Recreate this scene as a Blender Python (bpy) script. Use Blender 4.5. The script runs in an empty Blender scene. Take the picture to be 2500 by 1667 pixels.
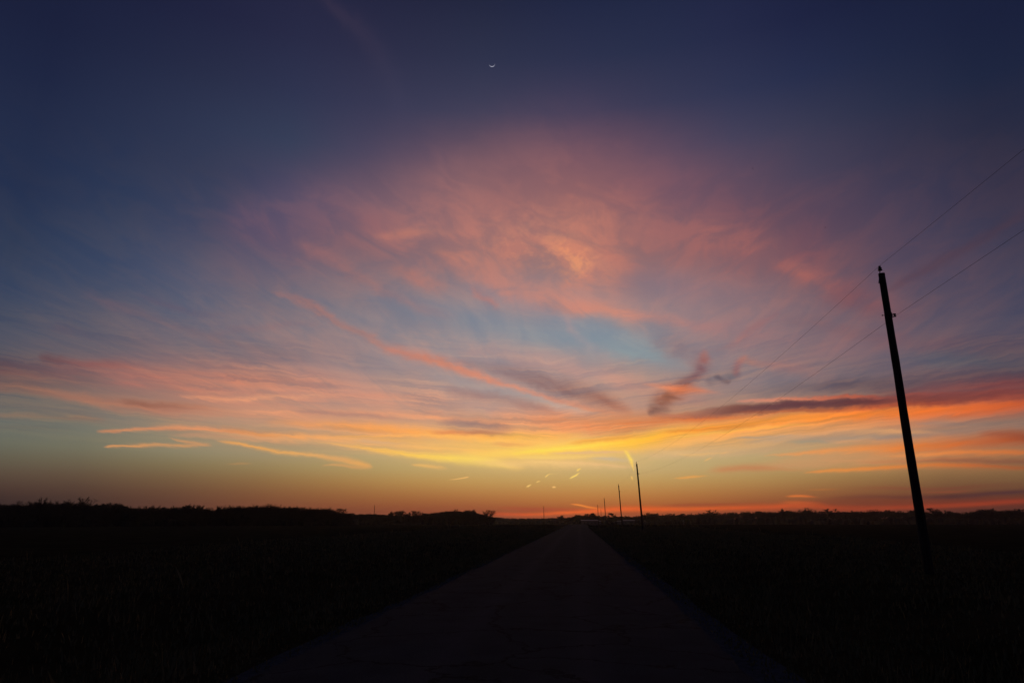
import bpy, bmesh, math, random
import numpy as np
from mathutils import Vector, Matrix, noise as mnoise

random.seed(11)
rng = np.random.default_rng(11)
scene = bpy.context.scene
COL = scene.collection
R = math.radians

# ------------------------------------------------------------------ camera
PITCH = 14.6                      # degrees above the horizon
EYE = 1.6                         # eye height above the road
FOCAL = 1667.0                    # 24 mm lens, in pixels of the 2500 px wide photograph
cam_data = bpy.data.cameras.new("camera")
cam_data.lens = 24.0
cam_data.sensor_width = 36.0
cam_data.clip_start = 0.1
cam_data.clip_end = 60000.0
cam = bpy.data.objects.new("camera", cam_data)
COL.objects.link(cam)
cam.location = (0.0, 0.0, EYE)
cam.rotation_euler = (R(90.0 + PITCH), 0.0, 0.0)
scene.camera = cam

scene.view_settings.view_transform = 'Standard'
scene.view_settings.look = 'None'
scene.view_settings.exposure = 0.0
scene.view_settings.gamma = 1.0
scene.view_settings.use_curve_mapping = False

CT, ST = math.cos(R(PITCH)), math.sin(R(PITCH))


def px_dir(x, y):
    """direction (right, forward, up) seen at a point of the photograph: used to measure angles of sky features"""
    r, u = x - 1250.0, 833.5 - y
    f = FOCAL * CT - u * ST
    z = FOCAL * ST + u * CT
    n = math.sqrt(r * r + f * f + z * z)
    return r / n, f / n, z / n


def az_el(x, y):
    a, b, c = px_dir(x, y)
    return math.degrees(math.atan2(a, b)), math.degrees(math.asin(c))


def lin(c):
    out = []
    for v in c:
        v = v / 255.0
        out.append(v / 12.92 if v <= 0.04045 else ((v + 0.055) / 1.055) ** 2.4)
    return out


# ------------------------------------------------------------------ world: the last of the twilight
SUN_AZ, SUN_EL = 7.0, -3.0          # the sun has gone down just right of the road
world = bpy.data.worlds.new("World")
scene.world = world
world.use_nodes = True
_wn, _wl = world.node_tree.nodes, world.node_tree.links
_wn.clear()
_st = _wn.new('ShaderNodeTexSky')
_st.sky_type = 'NISHITA'
_st.sun_disc = False
_st.sun_elevation = R(SUN_EL)
_st.sun_rotation = R(SUN_AZ)
_bg = _wn.new('ShaderNodeBackground')
_bg.inputs[1].default_value = 0.05
_wo = _wn.new('ShaderNodeOutputWorld')
_wl.new(_st.outputs[0], _bg.inputs[0])
_wl.new(_bg.outputs[0], _wo.inputs[0])

# ------------------------------------------------------------------ the sky: clear air and cloud as node groups
N = L = None
STACK = []


def open_group(name, ins, outs=(('Color', 'NodeSocketColor'),)):
    """start a node group and build inside it until close_group: keeps the tree quick to build"""
    global N, L
    t = bpy.data.node_groups.new(name, 'ShaderNodeTree')
    for nm, ty in ins:
        t.interface.new_socket(nm, in_out='INPUT', socket_type=ty)
    for nm, ty in outs:
        t.interface.new_socket(nm, in_out='OUTPUT', socket_type=ty)
    STACK.append((N, L, t))
    N, L = t.nodes, t.links
    gi = N.new('NodeGroupInput')
    return [gi.outputs[i] for i in range(len(ins))]


def close_group(results):
    global N, L
    go = N.new('NodeGroupOutput')
    for i, r in enumerate(results):
        L.new(r, go.inputs[i])
    N, L, t = STACK.pop()
    return t


def use_group(t, args):
    g = N.new('ShaderNodeGroup')
    g.node_tree = t
    for i, a in enumerate(args):
        L.new(a, g.inputs[i])
    return list(g.outputs)


def node(kind, **props):
    n = N.new(kind)
    for k, v in props.items():
        setattr(n, k, v)
    return n


def put(sock, v):
    if isinstance(v, bpy.types.NodeSocket):
        L.new(v, sock)
    else:
        sock.default_value = v


def M(op, a, b=None, c=None, clamp=False):
    n = node('ShaderNodeMath', operation=op, use_clamp=clamp)
    put(n.inputs[0], a)
    if b is not None:
        put(n.inputs[1], b)
    if c is not None:
        put(n.inputs[2], c)
    return n.outputs[0]


def fcurve(val, pts):
    n = node('ShaderNodeFloatCurve')
    cm = n.mapping
    cm.extend = 'HORIZONTAL'
    cm.use_clip = False
    cu = cm.curves[0]
    pts = sorted(pts)
    cu.points[0].location = pts[0]
    cu.points[1].location = pts[-1]
    for p in pts[1:-1]:
        cu.points.new(p[0], p[1])
    for p in cu.points:
        p.handle_type = 'AUTO_CLAMPED'
    cm.update()
    put(n.inputs['Value'], val)
    return n.outputs[0]


def ramp(val, stops, interp='LINEAR'):
    n = node('ShaderNodeValToRGB')
    cr = n.color_ramp
    cr.interpolation = interp
    stops = sorted(stops, key=lambda s: s[0])
    cr.elements[0].position = stops[0][0]
    cr.elements[0].color = (*stops[0][1], 1)
    cr.elements[1].position = stops[-1][0]
    cr.elements[1].color = (*stops[-1][1], 1)
    for p, c in stops[1:-1]:
        e = cr.elements.new(p)
        e.color = (*c, 1)
    put(n.inputs[0], val)
    return n.outputs[0]


def along(val, stops):
    """colour that drifts along a band"""
    cc = node('ShaderNodeCombineColor')
    for i in range(3):
        put(cc.inputs[i], val)
    n = node('ShaderNodeRGBCurve')
    cm = n.mapping
    cm.extend = 'HORIZONTAL'
    cm.use_clip = False
    stops = sorted(stops, key=lambda q: q[0])
    for i in range(3):
        cu = cm.curves[i]
        cu.points[0].location = (stops[0][0], stops[0][1][i])
        cu.points[1].location = (stops[-1][0], stops[-1][1][i])
        for q in stops[1:-1]:
            cu.points.new(q[0], q[1][i])
        for q in cu.points:
            q.handle_type = 'VECTOR'
    cm.update()
    L.new(cc.outputs[0], n.inputs['Color'])
    return n.outputs[0]


def mixc(f, a, b):
    n = node('ShaderNodeMixRGB', blend_type='MIX')
    put(n.inputs[0], f)
    for i, v in ((1, a), (2, b)):
        if isinstance(v, bpy.types.NodeSocket):
            L.new(v, n.inputs[i])
        else:
            n.inputs[i].default_value = (*v, 1)
    return n.outputs[0]


def noise3(x, y, z, scale=1.0, detail=4, rough=0.55, dist=0.0):
    cb = node('ShaderNodeCombineXYZ')
    put(cb.inputs[0], x); put(cb.inputs[1], y); put(cb.inputs[2], z)
    n = node('ShaderNodeTexNoise')
    n.inputs['Scale'].default_value = scale
    n.inputs['Detail'].default_value = detail
    n.inputs['Roughness'].default_value = rough
    n.inputs['Distortion'].default_value = dist
    L.new(cb.outputs[0], n.inputs['Vector'])
    return n.outputs[0]


F_, C_, V_ = 'NodeSocketFloat', 'NodeSocketColor', 'NodeSocketVector'
(vec,) = open_group('sky_direction', [('direction', V_)], [('azimuth', F_), ('elevation', F_), ('x', F_), ('y', F_), ('z', F_)])
nrm = node('ShaderNodeVectorMath', operation='NORMALIZE')
L.new(vec, nrm.inputs[0])
sep = node('ShaderNodeSeparateXYZ')
L.new(nrm.outputs[0], sep.inputs[0])
dx, dy, dz = sep.outputs
AZ0 = M('MULTIPLY', M('ARCTAN2', dx, dy), 180.0 / math.pi)
EL0 = M('MULTIPLY', M('ARCSINE', dz), 180.0 / math.pi)
G_DIR = close_group([AZ0, EL0, dx, dy, dz])


def sharpen(v, lo, hi):
    n = node('ShaderNodeMapRange', interpolation_type='SMOOTHSTEP')
    put(n.inputs[0], v)
    n.inputs[1].default_value = lo
    n.inputs[2].default_value = hi
    return n.outputs[0]


AZ0, EL0, dx, dy, dz = open_group('cloud_fibres', [('azimuth', F_), ('elevation', F_), ('x', F_), ('y', F_), ('z', F_)],
                                  [('azimuth', F_), ('elevation', F_), ('a', F_), ('b', F_), ('p', F_), ('l', F_)])
# the cloud sheet seen in perspective: position on a high layer, long axis towards the sunset
inv = M('DIVIDE', 1.0, M('MAXIMUM', M('ADD', dz, 0.07), 0.03))
lx, ly = M('MULTIPLY', dx, inv), M('MULTIPLY', dy, inv)
W = R(9.0)
ALONG = M('ADD', M('MULTIPLY', lx, math.sin(W)), M('MULTIPLY', ly, math.cos(W)))
ACROSS = M('SUBTRACT', M('MULTIPLY', lx, math.cos(W)), M('MULTIPLY', ly, math.sin(W)))
fib_a = noise3(M('MULTIPLY', ACROSS, 1.5), M('MULTIPLY', ALONG, 0.28), 3.0, 1.0, 5, 0.6, 0.5)
fib_b = noise3(M('MULTIPLY', ACROSS, 6.5), M('MULTIPLY', ALONG, 1.0), 9.0, 1.0, 5, 0.62, 0.7)
puff = noise3(M('MULTIPLY', AZ0, 0.75), M('MULTIPLY', EL0, 1.0), 1.5, 1.0, 5, 0.62, 0.3)
lay = noise3(M('MULTIPLY', AZ0, 0.11), M('MULTIPLY', EL0, 1.5), 4.5, 1.0, 5, 0.62, 0.4)
big = noise3(M('MULTIPLY', AZ0, 0.09), M('MULTIPLY', EL0, 0.13), 7.0, 1.0, 3, 0.5, 0.4)

bil = noise3(M('MULTIPLY', AZ0, 0.22), M('MULTIPLY_ADD', M('ABSOLUTE', M('SUBTRACT', AZ0, 12.0)), -0.12, M('MULTIPLY', EL0, 0.42)), 21.0, 1.0, 6, 0.6, 0.6)
EG = M('MINIMUM', M('MAXIMUM', EL0, 0.0), 30.0)
EL = M('ADD', EL0, M('MULTIPLY', M('MULTIPLY', M('SUBTRACT', fib_a, 0.5), EG), 0.05))
EL = M('ADD', EL, M('MULTIPLY', M('MULTIPLY', M('SUBTRACT', fib_b, 0.5), EG), 0.045))
EL = M('ADD', EL, M('MULTIPLY', M('MULTIPLY', M('SUBTRACT', big, 0.5), EG), 0.10))
EL = M('ADD', EL, M('MULTIPLY', M('MULTIPLY', M('SUBTRACT', lay, 0.5), M('MINIMUM', EG, 9.0)), 0.05))
EL = M('ADD', EL, M('MULTIPLY', M('MULTIPLY', M('SUBTRACT', puff, 0.5), M('MINIMUM', EG, 10.0)), 0.055))
AZ = M('ADD', AZ0, M('MULTIPLY', M('MULTIPLY', M('SUBTRACT', puff, 0.5), M('MINIMUM', EG, 12.0)), 0.10))


FA = sharpen(fib_a, 0.34, 0.66)
FBI = sharpen(bil, 0.36, 0.64)
FB = sharpen(fib_b, 0.34, 0.66)
FP = sharpen(puff, 0.40, 0.62)
FL = sharpen(lay, 0.36, 0.64)
G_FIB = close_group([AZ, EL, M('ADD', M('MULTIPLY', FBI, 0.6), M('ADD', M('MULTIPLY', FA, 0.25), M('MULTIPLY', FB, 0.15))), FB, FP,
                     M('ADD', M('MULTIPLY', FL, 0.7), M('MULTIPLY', FB, 0.3))])

# clear twilight air: colours by azimuth (columns) and elevation (rows), read off the photograph
ROWS = [0, 210, 330, 430, 590, 730, 850, 930, 1000, 1050, 1100, 1140, 1180, 1220, 1255]
COLS = [60, 260, 480, 700, 920, 1150, 1400, 1560, 1750, 1950, 2150, 2400]
GRID = [
 [(24,29,56),(30,38,66),(36,45,72),(38,48,76),(49,60,85),(62,72,96),(82,86,100),(110,92,90),(112,110,104),(106,112,104),(100,98,82),(92,80,66),(80,60,52),(56,42,40),(48,36,38)],
 [(28,33,60),(35,43,70),(42,50,78),(44,54,80),(57,68,95),(80,84,104),(104,100,110),(142,112,104),(138,118,106),(124,122,106),(122,118,96),(112,96,72),(98,72,56),(78,56,48),(78,48,42)],
 [(30,33,61),(41,47,72),(48,56,83),(53,60,85),(74,76,99),(102,100,118),(124,116,120),(164,126,112),(172,138,120),(158,140,116),(146,136,108),(132,114,78),(120,88,60),(104,66,50),(100,60,46)],
 [(36,37,64),(45,50,78),(53,62,87),(65,66,93),(99,87,107),(130,114,120),(146,130,132),(170,138,126),(196,154,128),(196,158,120),(168,150,118),(158,134,90),(146,106,64),(132,80,52),(120,66,48)],
 [(35,37,63),(52,52,78),(63,64,91),(86,72,95),(127,103,109),(136,124,130),(156,140,140),(170,148,142),(192,154,136),(212,162,118),(186,166,122),(182,156,102),(176,132,74),(154,94,54),(132,66,46)],
 [(35,39,63),(52,56,81),(70,68,93),(110,83,97),(144,112,113),(146,133,138),(156,148,150),(174,150,144),(188,160,146),(210,162,124),(212,186,124),(198,170,112),(192,148,84),(172,108,60),(144,70,48)],
 [(33,39,67),(50,54,81),(74,68,95),(118,86,99),(165,118,111),(162,136,136),(152,150,152),(168,146,142),(188,156,142),(222,162,114),(220,188,124),(204,176,120),(198,156,90),(188,120,62),(166,80,46)],
 [(32,39,67),(48,54,81),(76,66,91),(116,83,95),(154,111,107),(166,131,128),(138,144,150),(168,140,130),(186,144,126),(224,162,104),(204,182,126),(200,172,118),(194,152,88),(184,114,58),(162,76,44)],
 [(32,37,67),(47,52,81),(63,64,91),(97,77,95),(142,101,103),(152,122,124),(146,128,132),(150,134,134),(176,136,114),(226,164,104),(192,170,124),(190,162,110),(182,140,80),(168,100,54),(140,66,44)],
 [(28,33,63),(41,48,78),(59,60,83),(74,68,89),(118,81,89),(142,111,114),(150,118,118),(130,118,122),(184,132,98),(208,158,112),(184,158,114),(178,148,96),(166,124,72),(146,82,50),(116,56,42)],
 [(26,32,60),(37,45,72),(51,52,74),(59,56,78),(89,74,91),(110,88,98),(126,104,110),(108,96,106),(182,130,94),(176,138,114),(172,140,100),(158,130,82),(142,100,60),(116,64,46),(98,48,40)],
 [(25,31,58),(31,39,64),(44,45,66),(51,48,68),(68,64,83),(76,74,94),(96,86,98),(106,80,86),(148,102,86),(148,120,104),(146,112,82),(132,102,68),(112,78,54),(92,52,42),(80,42,36)],
]
G = np.array(GRID, float)                       # [col][row][rgb]


def base_rgb(px, py):
    px = min(max(px, COLS[0]), COLS[-1]); py = min(max(py, 0), ROWS[-1])
    i = max(0, min(len(COLS) - 2, int(np.searchsorted(COLS, px)) - 1))
    j = max(0, min(len(ROWS) - 2, int(np.searchsorted(ROWS, py)) - 1))
    u = (px - COLS[i]) / (COLS[i + 1] - COLS[i]); v = (py - ROWS[j]) / (ROWS[j + 1] - ROWS[j])
    return (1-u)*(1-v)*G[i, j] + u*(1-v)*G[i+1, j] + (1-u)*v*G[i, j+1] + u*v*G[i+1, j+1]


def proj(az, el):
    a, e = R(az), R(el)
    d = (math.sin(a) * math.cos(e), math.cos(a) * math.cos(e), math.sin(e))
    zc = d[1] * CT + d[2] * ST
    uc = -d[1] * ST + d[2] * CT
    return 1250 + FOCAL * d[0] / zc, 833.5 - FOCAL * uc / zc


AZC = [-38, -32, -26, -20, -14, -8, -3, 2, 6, 10, 15, 20, 26, 32, 38, 44]
ELC = [0, 0.5, 1.2, 2, 3, 4, 5, 6.2, 7.5, 9, 10.5, 12.5, 15, 18, 22, 26, 29.5, 33, 37, 41]
AZ0, EL0 = open_group('clear_air', [('azimuth', F_), ('elevation', F_)])
tEL = M('DIVIDE', EL0, 90.0)
sky = None
for k, az in enumerate(AZC):
    st = []
    for e in ELC:
        X, Y = proj(az, e)
        st.append((e / 90.0, lin(base_rgb(X, Y))))
    st.append((60 / 90.0, lin(base_rgb(proj(az, 38)[0], 0) * 0.82)))
    st.append((1.0, lin((22, 26, 50))))
    r_ = ramp(tEL, st)
    if sky is None:
        sky = r_
    else:
        mr = node('ShaderNodeMapRange', interpolation_type='LINEAR')
        put(mr.inputs[0], AZ0)
        mr.inputs[1].default_value = AZC[k - 1]
        mr.inputs[2].default_value = az
        sky = mixc(mr.outputs[0], sky, r_)
# away from the sunset the glow dies down to an even dark blue
back = ramp(tEL, [(0.0, lin((22, 20, 30))), (0.05, lin((28, 26, 42))), (0.15, lin((28, 30, 52))), (0.4, lin((22, 27, 50))), (1.0, lin((22, 26, 50)))])
mr = node('ShaderNodeMapRange', interpolation_type='SMOOTHSTEP')
put(mr.inputs[0], M('ABSOLUTE', M('SUBTRACT', AZ0, 4.0)))
mr.inputs[1].default_value = 38.0
mr.inputs[2].default_value = 105.0
sky = mixc(mr.outputs[0], sky, back)
G_AIR = close_group([sky])
BANDS = []


def band(pts, col=None, fib='a', f=0.35, up=1.0, dn=1.0, hard=False, still=False, cut=0.0):
    """one streak or sheet of cloud: pts = (x, y, half width, cover[, colour]) measured on the photograph, kept as angles"""
    A = []
    for p in pts:
        a, e = az_el(p[0], p[1])
        a2, e2 = az_el(p[0], p[1] - p[2])
        w = math.hypot(a2 - a, e2 - e)
        c = p[4] if len(p) > 4 else col
        A.append((a, e, w, p[3], c))
    a0, e0 = A[0][0], A[0][1]
    ca, ce = A[-1][0] - a0, A[-1][1] - e0
    ln = math.hypot(ca, ce)
    ux, uy = ca / ln, ce / ln
    vx, vy = (-uy, ux) if ux >= 0 else (uy, -ux)
    S = [((p[0]-a0)*ux + (p[1]-e0)*uy) / ln for p in A]
    T = [(p[0]-a0)*vx + (p[1]-e0)*vy for p in A]
    wm = max(p[2] for p in A)
    span = 2.2 * (max(abs(t) for t in T) + wm) + 0.01
    x, y, fb, prev = open_group('cloud_band', [('azimuth', F_), ('elevation', F_), ('fibre', F_), ('Color', C_)])
    sc_ = node('ShaderNodeSeparateColor')
    L.new(prev, sc_.inputs[0])
    x = M('MULTIPLY_ADD', sc_.outputs[0], 1e-7, x)   # keeps the bands in sequence for the shader compiler
    s = M('MULTIPLY_ADD', x, ux / ln, M('MULTIPLY_ADD', y, uy / ln, -(a0*ux + e0*uy) / ln))
    t = M('MULTIPLY_ADD', x, vx, M('MULTIPLY_ADD', y, vy, -(a0*vx + e0*vy)))
    c = fcurve(s, [(ss, tt / span + .5) for ss, tt in zip(S, T)])
    w = fcurve(s, [(ss, p[2] / wm) for ss, p in zip(S, A)])
    amp = fcurve(s, [(ss, p[3]) for ss, p in zip(S, A)])
    t = M('SUBTRACT', t, M('MULTIPLY_ADD', c, span, -.5 * span))
    d = M('DIVIDE', t, M('MULTIPLY', w, wm))
    if up != 1.0 or dn != 1.0:
        d = M('MULTIPLY_ADD', M('MAXIMUM', d, 0.0), up - dn, M('MULTIPLY', d, dn))
    d2 = M('MULTIPLY', d, d)
    if hard:
        d2 = M('MULTIPLY', d2, d2)
    g = M('EXPONENT', M('MULTIPLY', d2, -1.0))
    g = M('MULTIPLY', g, amp)
    if f > 0:
        g = M('MULTIPLY', g, M('MULTIPLY_ADD', fb, f * 1.25, 1.0 - f))
    g = M('MINIMUM', g, 1.0)
    cols = [p[4] for p in A]
    if all(q == cols[0] for q in cols):
        res = mixc(g, prev, lin(cols[0]))
    else:
        res = mixc(g, prev, along(s, [(min(max(ss, 0), 1), lin(q)) for ss, q in zip(S, cols)]))
    t = close_group([res])
    # where it can be seen: samples of its outline, with room for the drift of the fibres
    reach = []
    for q in range(61):
        sv = q / 60.0
        tv = float(np.interp(sv, S, T)); wv = float(np.interp(sv, S, [p[2] for p in A]))
        k = 1.75 if hard else 3.0
        for tt in [tv + k * wv / up * h / 4.0 for h in range(5)] + [tv - k * wv / dn * h / 4.0 for h in range(1, 5)]:
            reach.append((a0 + sv * ln * ux + tt * vx, e0 + sv * ln * uy + tt * vy))
    BANDS.append((t, fib, still, reach))

# --- broad thin sheets under everything else
band([(1500,380,60.00,0.000,(80,70,94)),(1800,410,110.00,0.300,(76,66,90)),(2100,450,130.00,0.360,(68,60,84)),(2400,500,140.00,0.390,(62,56,78)),(2750,560,140.00,0.300,(54,50,72))], f=0.29)
band([(350,560,50.00,0.000,(72,72,98)),(560,540,80.00,0.270,(84,74,100)),(760,520,90.00,0.270,(96,80,102)),(980,500,90.00,0.000,(110,86,104))], f=0.51)
band([(480,640,40.00,0.000,(90,86,106)),(680,700,70.00,0.330,(112,98,114)),(880,750,75.00,0.330,(130,114,124)),(1080,800,65.00,0.270,(142,128,136)),(1300,850,50.00,0.000,(160,146,148))], f=0.75)
band([(1450,760,40.00,0.000,(150,128,134)),(1680,800,75.00,0.330,(146,122,128)),(1950,800,95.00,0.390,(128,102,112)),(2200,800,100.00,0.372,(106,86,100)),(2450,800,100.00,0.330,(86,76,94)),(2750,800,100.00,0.240,(76,70,90))], f=0.65)
band([(950,860,40.00,0.000,(160,140,142)),(1200,880,58.00,0.360,(172,146,146)),(1450,905,56.00,0.420,(184,148,140)),(1650,930,52.00,0.390,(172,138,130)),(1850,925,50.00,0.330,(146,120,122)),(2100,905,50.00,0.270,(116,100,110)),(2400,890,55.00,0.240,(92,84,98)),(2700,880,50.00,0.180,(80,74,92))], f=0.72)
band([(-150,800,40.00,0.180,(78,80,98)),(100,840,60.00,0.240,(92,86,100)),(400,860,70.00,0.360,(112,100,112)),(700,880,70.00,0.420,(136,118,124)),(950,900,60.00,0.360,(156,134,136)),(1200,930,40.00,0.000,(175,145,138))], f=0.58)
band([(150,980,24.00,0.000,(142,112,104)),(350,990,36.00,0.360,(164,122,108)),(600,1008,44.00,0.480,(194,140,116)),(850,1018,46.00,0.510,(214,154,122)),(1100,1028,40.00,0.510,(230,158,112)),(1350,1040,26.00,0.000,(236,160,108))], fib='l', f=0.58)
band([(560,1050,16.00,0.000,(206,160,118)),(760,1062,28.00,0.390,(222,164,116)),(960,1074,38.00,0.510,(234,174,116)),(1160,1088,42.00,0.570,(244,186,114)),(1340,1098,44.00,0.588,(248,190,116)),(1520,1100,36.00,0.510,(242,186,116)),(1700,1090,26.00,0.300,(226,172,118)),(1950,1080,24.00,0.210,(200,156,116)),(2200,1075,20.00,0.000,(170,136,110))], fib='l', f=0.58, dn=1.15)
# --- high thin veils
band([(745,-30,18.20,0.000,(70,58,76)),(800,10,20.80,0.270,(68,56,76)),(850,50,23.40,0.360,(66,56,76)),(895,100,28.60,0.330,(64,56,78)),(950,190,36.40,0.240,(64,60,84)),(975,260,41.60,0.180,(70,66,92)),(1010,340,46.80,0.000,(80,72,98))], f=0.29)
band([(500,600,70,.0,(90,80,105)),(700,540,100,.6,(110,88,108)),(930,520,115,.85,(132,98,108)),(1150,500,125,.95,(150,104,106)),(1400,480,135,.92,(140,94,100)),(1650,500,125,.85,(118,84,100)),(1900,540,120,.7,(98,74,92)),(2150,600,125,.55,(86,70,90)),(2400,660,125,.3,(74,64,86)),(2600,700,100,.0,(66,60,82))], f=0.32)
band([(780,560,60,.0,(135,98,106)),(1020,560,80,.75,(162,114,112)),(1200,565,90,.85,(176,120,112)),(1400,570,100,.9,(186,124,110)),(1600,590,90,.72,(160,108,106)),(1800,610,80,.62,(142,96,100)),(2000,640,70,.5,(124,86,94)),(2150,680,60,.25,(110,80,92)),(2300,720,50,.0,(100,76,90))], f=0.58)
band([(1120,600,40,.0,(185,125,112)),(1220,590,55,.45,(190,128,112)),(1330,610,60,.7,(200,134,114)),(1440,640,58,.6,(196,132,114)),(1560,660,50,.0,(180,124,112))], fib='p', f=0.72)
band([(1330,560,30,.0,(196,130,110)),(1385,598,34,.85,(214,142,110)),(1420,632,34,.95,(216,146,112)),(1400,690,34,.5,(200,134,116)),(1380,730,30,.0,(190,134,124))], fib='p', f=0.65)
band([(1640,560,30,.0,(165,105,102)),(1760,585,40,.45,(168,106,100)),(1880,610,44,.5,(152,96,96)),(1960,590,50,.5,(140,84,90)),(2040,600,40,.0,(120,80,90))], fib='a', f=0.72)
band([(1860,630,16,.0,(165,102,98)),(1950,665,20,.6,(166,102,96)),(2020,690,22,.6,(156,96,94)),(2120,720,26,.4,(130,86,92)),(2250,770,26,.0,(110,80,92))], f=0.51)
band([(1990,720,30,.0,(135,86,92)),(2080,735,34,.55,(130,80,86)),(2160,760,30,.4,(118,78,88)),(2260,790,26,.0,(100,76,90))], f=0.43)
# blue air showing through under the veil
band([(560,700,16.00,0.000,(88,94,112)),(700,730,24.00,0.517,(104,110,126)),(860,770,26.00,0.517,(116,122,136)),(1000,800,24.00,0.000,(126,134,146))], f=.5)
band([(860,700,14.00,0.000,(116,118,132)),(980,745,26.00,0.635,(116,126,140)),(1110,780,34.00,0.733,(120,132,146)),(1230,800,38.00,0.733,(128,140,152)),(1340,820,36.00,0.782,(132,146,156)),(1450,838,32.00,0.928,(130,148,158)),(1560,858,28.00,0.928,(132,150,158)),(1640,880,20.00,0.586,(136,148,154)),(1720,905,14.00,0.000,(140,140,146))], f=.4)
band([(1120,688,10.00,0.000,(120,126,140)),(1200,712,24.00,0.662,(116,130,146)),(1290,742,26.00,0.704,(124,136,150)),(1400,790,26.00,0.704,(130,142,154)),(1520,822,22.00,0.662,(134,147,157)),(1640,850,16.00,0.000,(132,146,154))], f=.3)
band([(1540,700,20,.0,(138,118,128)),(1640,720,26,.45,(136,122,132)),(1760,735,26,.0,(140,122,130))], f=.4)
band([(520,876,8,.0,(104,104,116)),(610,888,12,.7,(100,104,118)),(710,886,9,.0,(116,116,126))], f=.2)
band([(2080,870,14,.0,(102,98,112)),(2230,876,22,.6,(90,92,106)),(2400,880,22,.5,(80,84,98)),(2560,880,20,.3,(74,78,92))], f=.3)
band([(-60,970,10,.5,(92,98,102)),(60,972,12,.6,(94,100,102)),(180,990,12,.5,(104,108,106)),(330,1022,12,.5,(120,122,112)),(480,1034,8,.0,(140,130,114))], fib='l', f=.3)
band([(1000,912,12,.0,(158,150,150)),(1100,925,16,.55,(158,152,152)),(1200,950,14,.6,(162,156,156)),(1310,970,10,.6,(168,162,160)),(1400,998,8,.7,(172,168,166)),(1470,1010,6,.0,(180,165,158))], f=.2)
# purple-grey hollow under the veil
band([(1480,690,30,.0,(130,112,124)),(1600,690,38,.6,(132,112,124)),(1720,705,36,.45,(134,112,122)),(1900,730,30,.0,(120,104,120))], f=0.51)
# upper left plumes
band([(540,500,24,.0,(108,82,104)),(640,560,32,.5,(112,86,104)),(720,610,30,.45,(120,92,106)),(820,650,26,.3,(130,100,110)),(900,700,22,.0,(130,104,114))], f=0.43)
band([(700,600,13.00,0.000,(160,110,108)),(765,625,16.90,0.400,(160,108,106)),(830,650,18.20,0.440,(158,110,108)),(900,690,18.20,0.400,(162,114,110)),(980,728,16.90,0.400,(166,118,114)),(1060,762,15.60,0.360,(160,122,122)),(1130,785,15.60,0.000,(150,126,132))], f=0.51)
band([(900,585,10,.0,(182,122,110)),(985,574,13,.6,(184,122,108)),(1070,566,13,.55,(182,122,110)),(1170,575,14,.0,(176,120,112))], f=0.65)
band([(1040,600,9,.0,(186,124,110)),(1090,612,13,.6,(188,124,108)),(1150,640,16,.5,(186,126,112)),(1220,670,18,.0,(186,130,116))], f=0.65)
band([(950,640,13.00,0.000,(180,118,106)),(1000,662,18.20,0.480,(182,118,106)),(1055,685,16.90,0.440,(178,120,110)),(1100,705,13.00,0.000,(165,120,116))], f=0.58)
band([(780,520,26,.0,(125,92,106)),(900,540,34,.4,(130,94,106)),(1020,550,36,.0,(150,104,106))], f=0.58)
band([(1140,690,8.05,0.000,(178,126,120)),(1165,712,10.35,0.780,(178,126,120)),(1195,735,11.50,0.845,(176,126,122)),(1224,760,5.75,0.000,(165,128,128))], f=0.29)
# lower edge of the veil
band([(1080,610,40,.0,(176,122,114)),(1180,670,44,.65,(182,126,116)),(1290,720,40,.8,(190,132,120)),(1400,748,28,.85,(194,134,120)),(1500,762,20,.85,(196,136,120)),(1610,778,15,.75,(188,132,122)),(1720,790,15,.45,(172,126,122)),(1860,800,18,.0,(150,118,122))], f=0.43, dn=1.25)
band([(1360,750,10,.0,(176,146,142)),(1385,785,12,.45,(172,146,146)),(1410,825,12,.4,(166,148,150)),(1450,860,12,.3,(170,150,150)),(1500,880,12,.0,(176,150,148))], f=0.29)
band([(1650,770,20,.0,(150,118,124)),(1760,800,28,.5,(152,118,122)),(1900,830,30,.55,(150,114,118)),(2050,850,30,.5,(138,106,112)),(2250,860,28,.35,(116,92,102)),(2420,860,25,.0,(96,82,96))], f=0.65)
band([(1880,770,14,.0,(128,92,98)),(2000,800,20,.4,(130,92,98)),(2200,835,22,.45,(122,86,94)),(2400,845,22,.4,(104,78,88)),(2560,850,20,.0,(92,76,86))], f=0.58)
# left plum veil and faint ribs
band([(150,800,40,.0,(96,92,106)),(350,830,55,.4,(112,100,112)),(560,850,62,.65,(128,110,118)),(760,860,60,.7,(142,122,126)),(960,880,55,.6,(154,134,136)),(1140,910,45,.45,(168,142,138)),(1300,950,30,.0,(180,146,136))], f=0.51)
band([(190,712,7,.0,(104,88,102)),(250,738,9,.4,(106,88,102)),(335,770,10,.45,(110,94,106)),(430,805,10,.45,(118,100,110)),(530,838,10,.45,(128,106,110)),(640,864,9,.35,(140,112,112)),(760,885,9,.0,(150,120,118))], f=0.51)
band([(320,715,6,.0,(94,84,106)),(385,742,9,.45,(98,86,106)),(470,765,10,.35,(100,88,108)),(560,775,9,.0,(104,92,110))], f=0.43)
band([(500,828,8,.0,(138,108,112)),(600,806,11,.5,(140,110,114)),(720,795,10,.4,(138,112,118)),(820,800,10,.0,(130,112,122))], f=0.51)
band([(110,800,10,.0,(92,82,98)),(160,800,16,.4,(92,82,98)),(300,830,20,.35,(96,88,102)),(420,850,18,.0,(108,96,108))], f=0.58)
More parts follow.
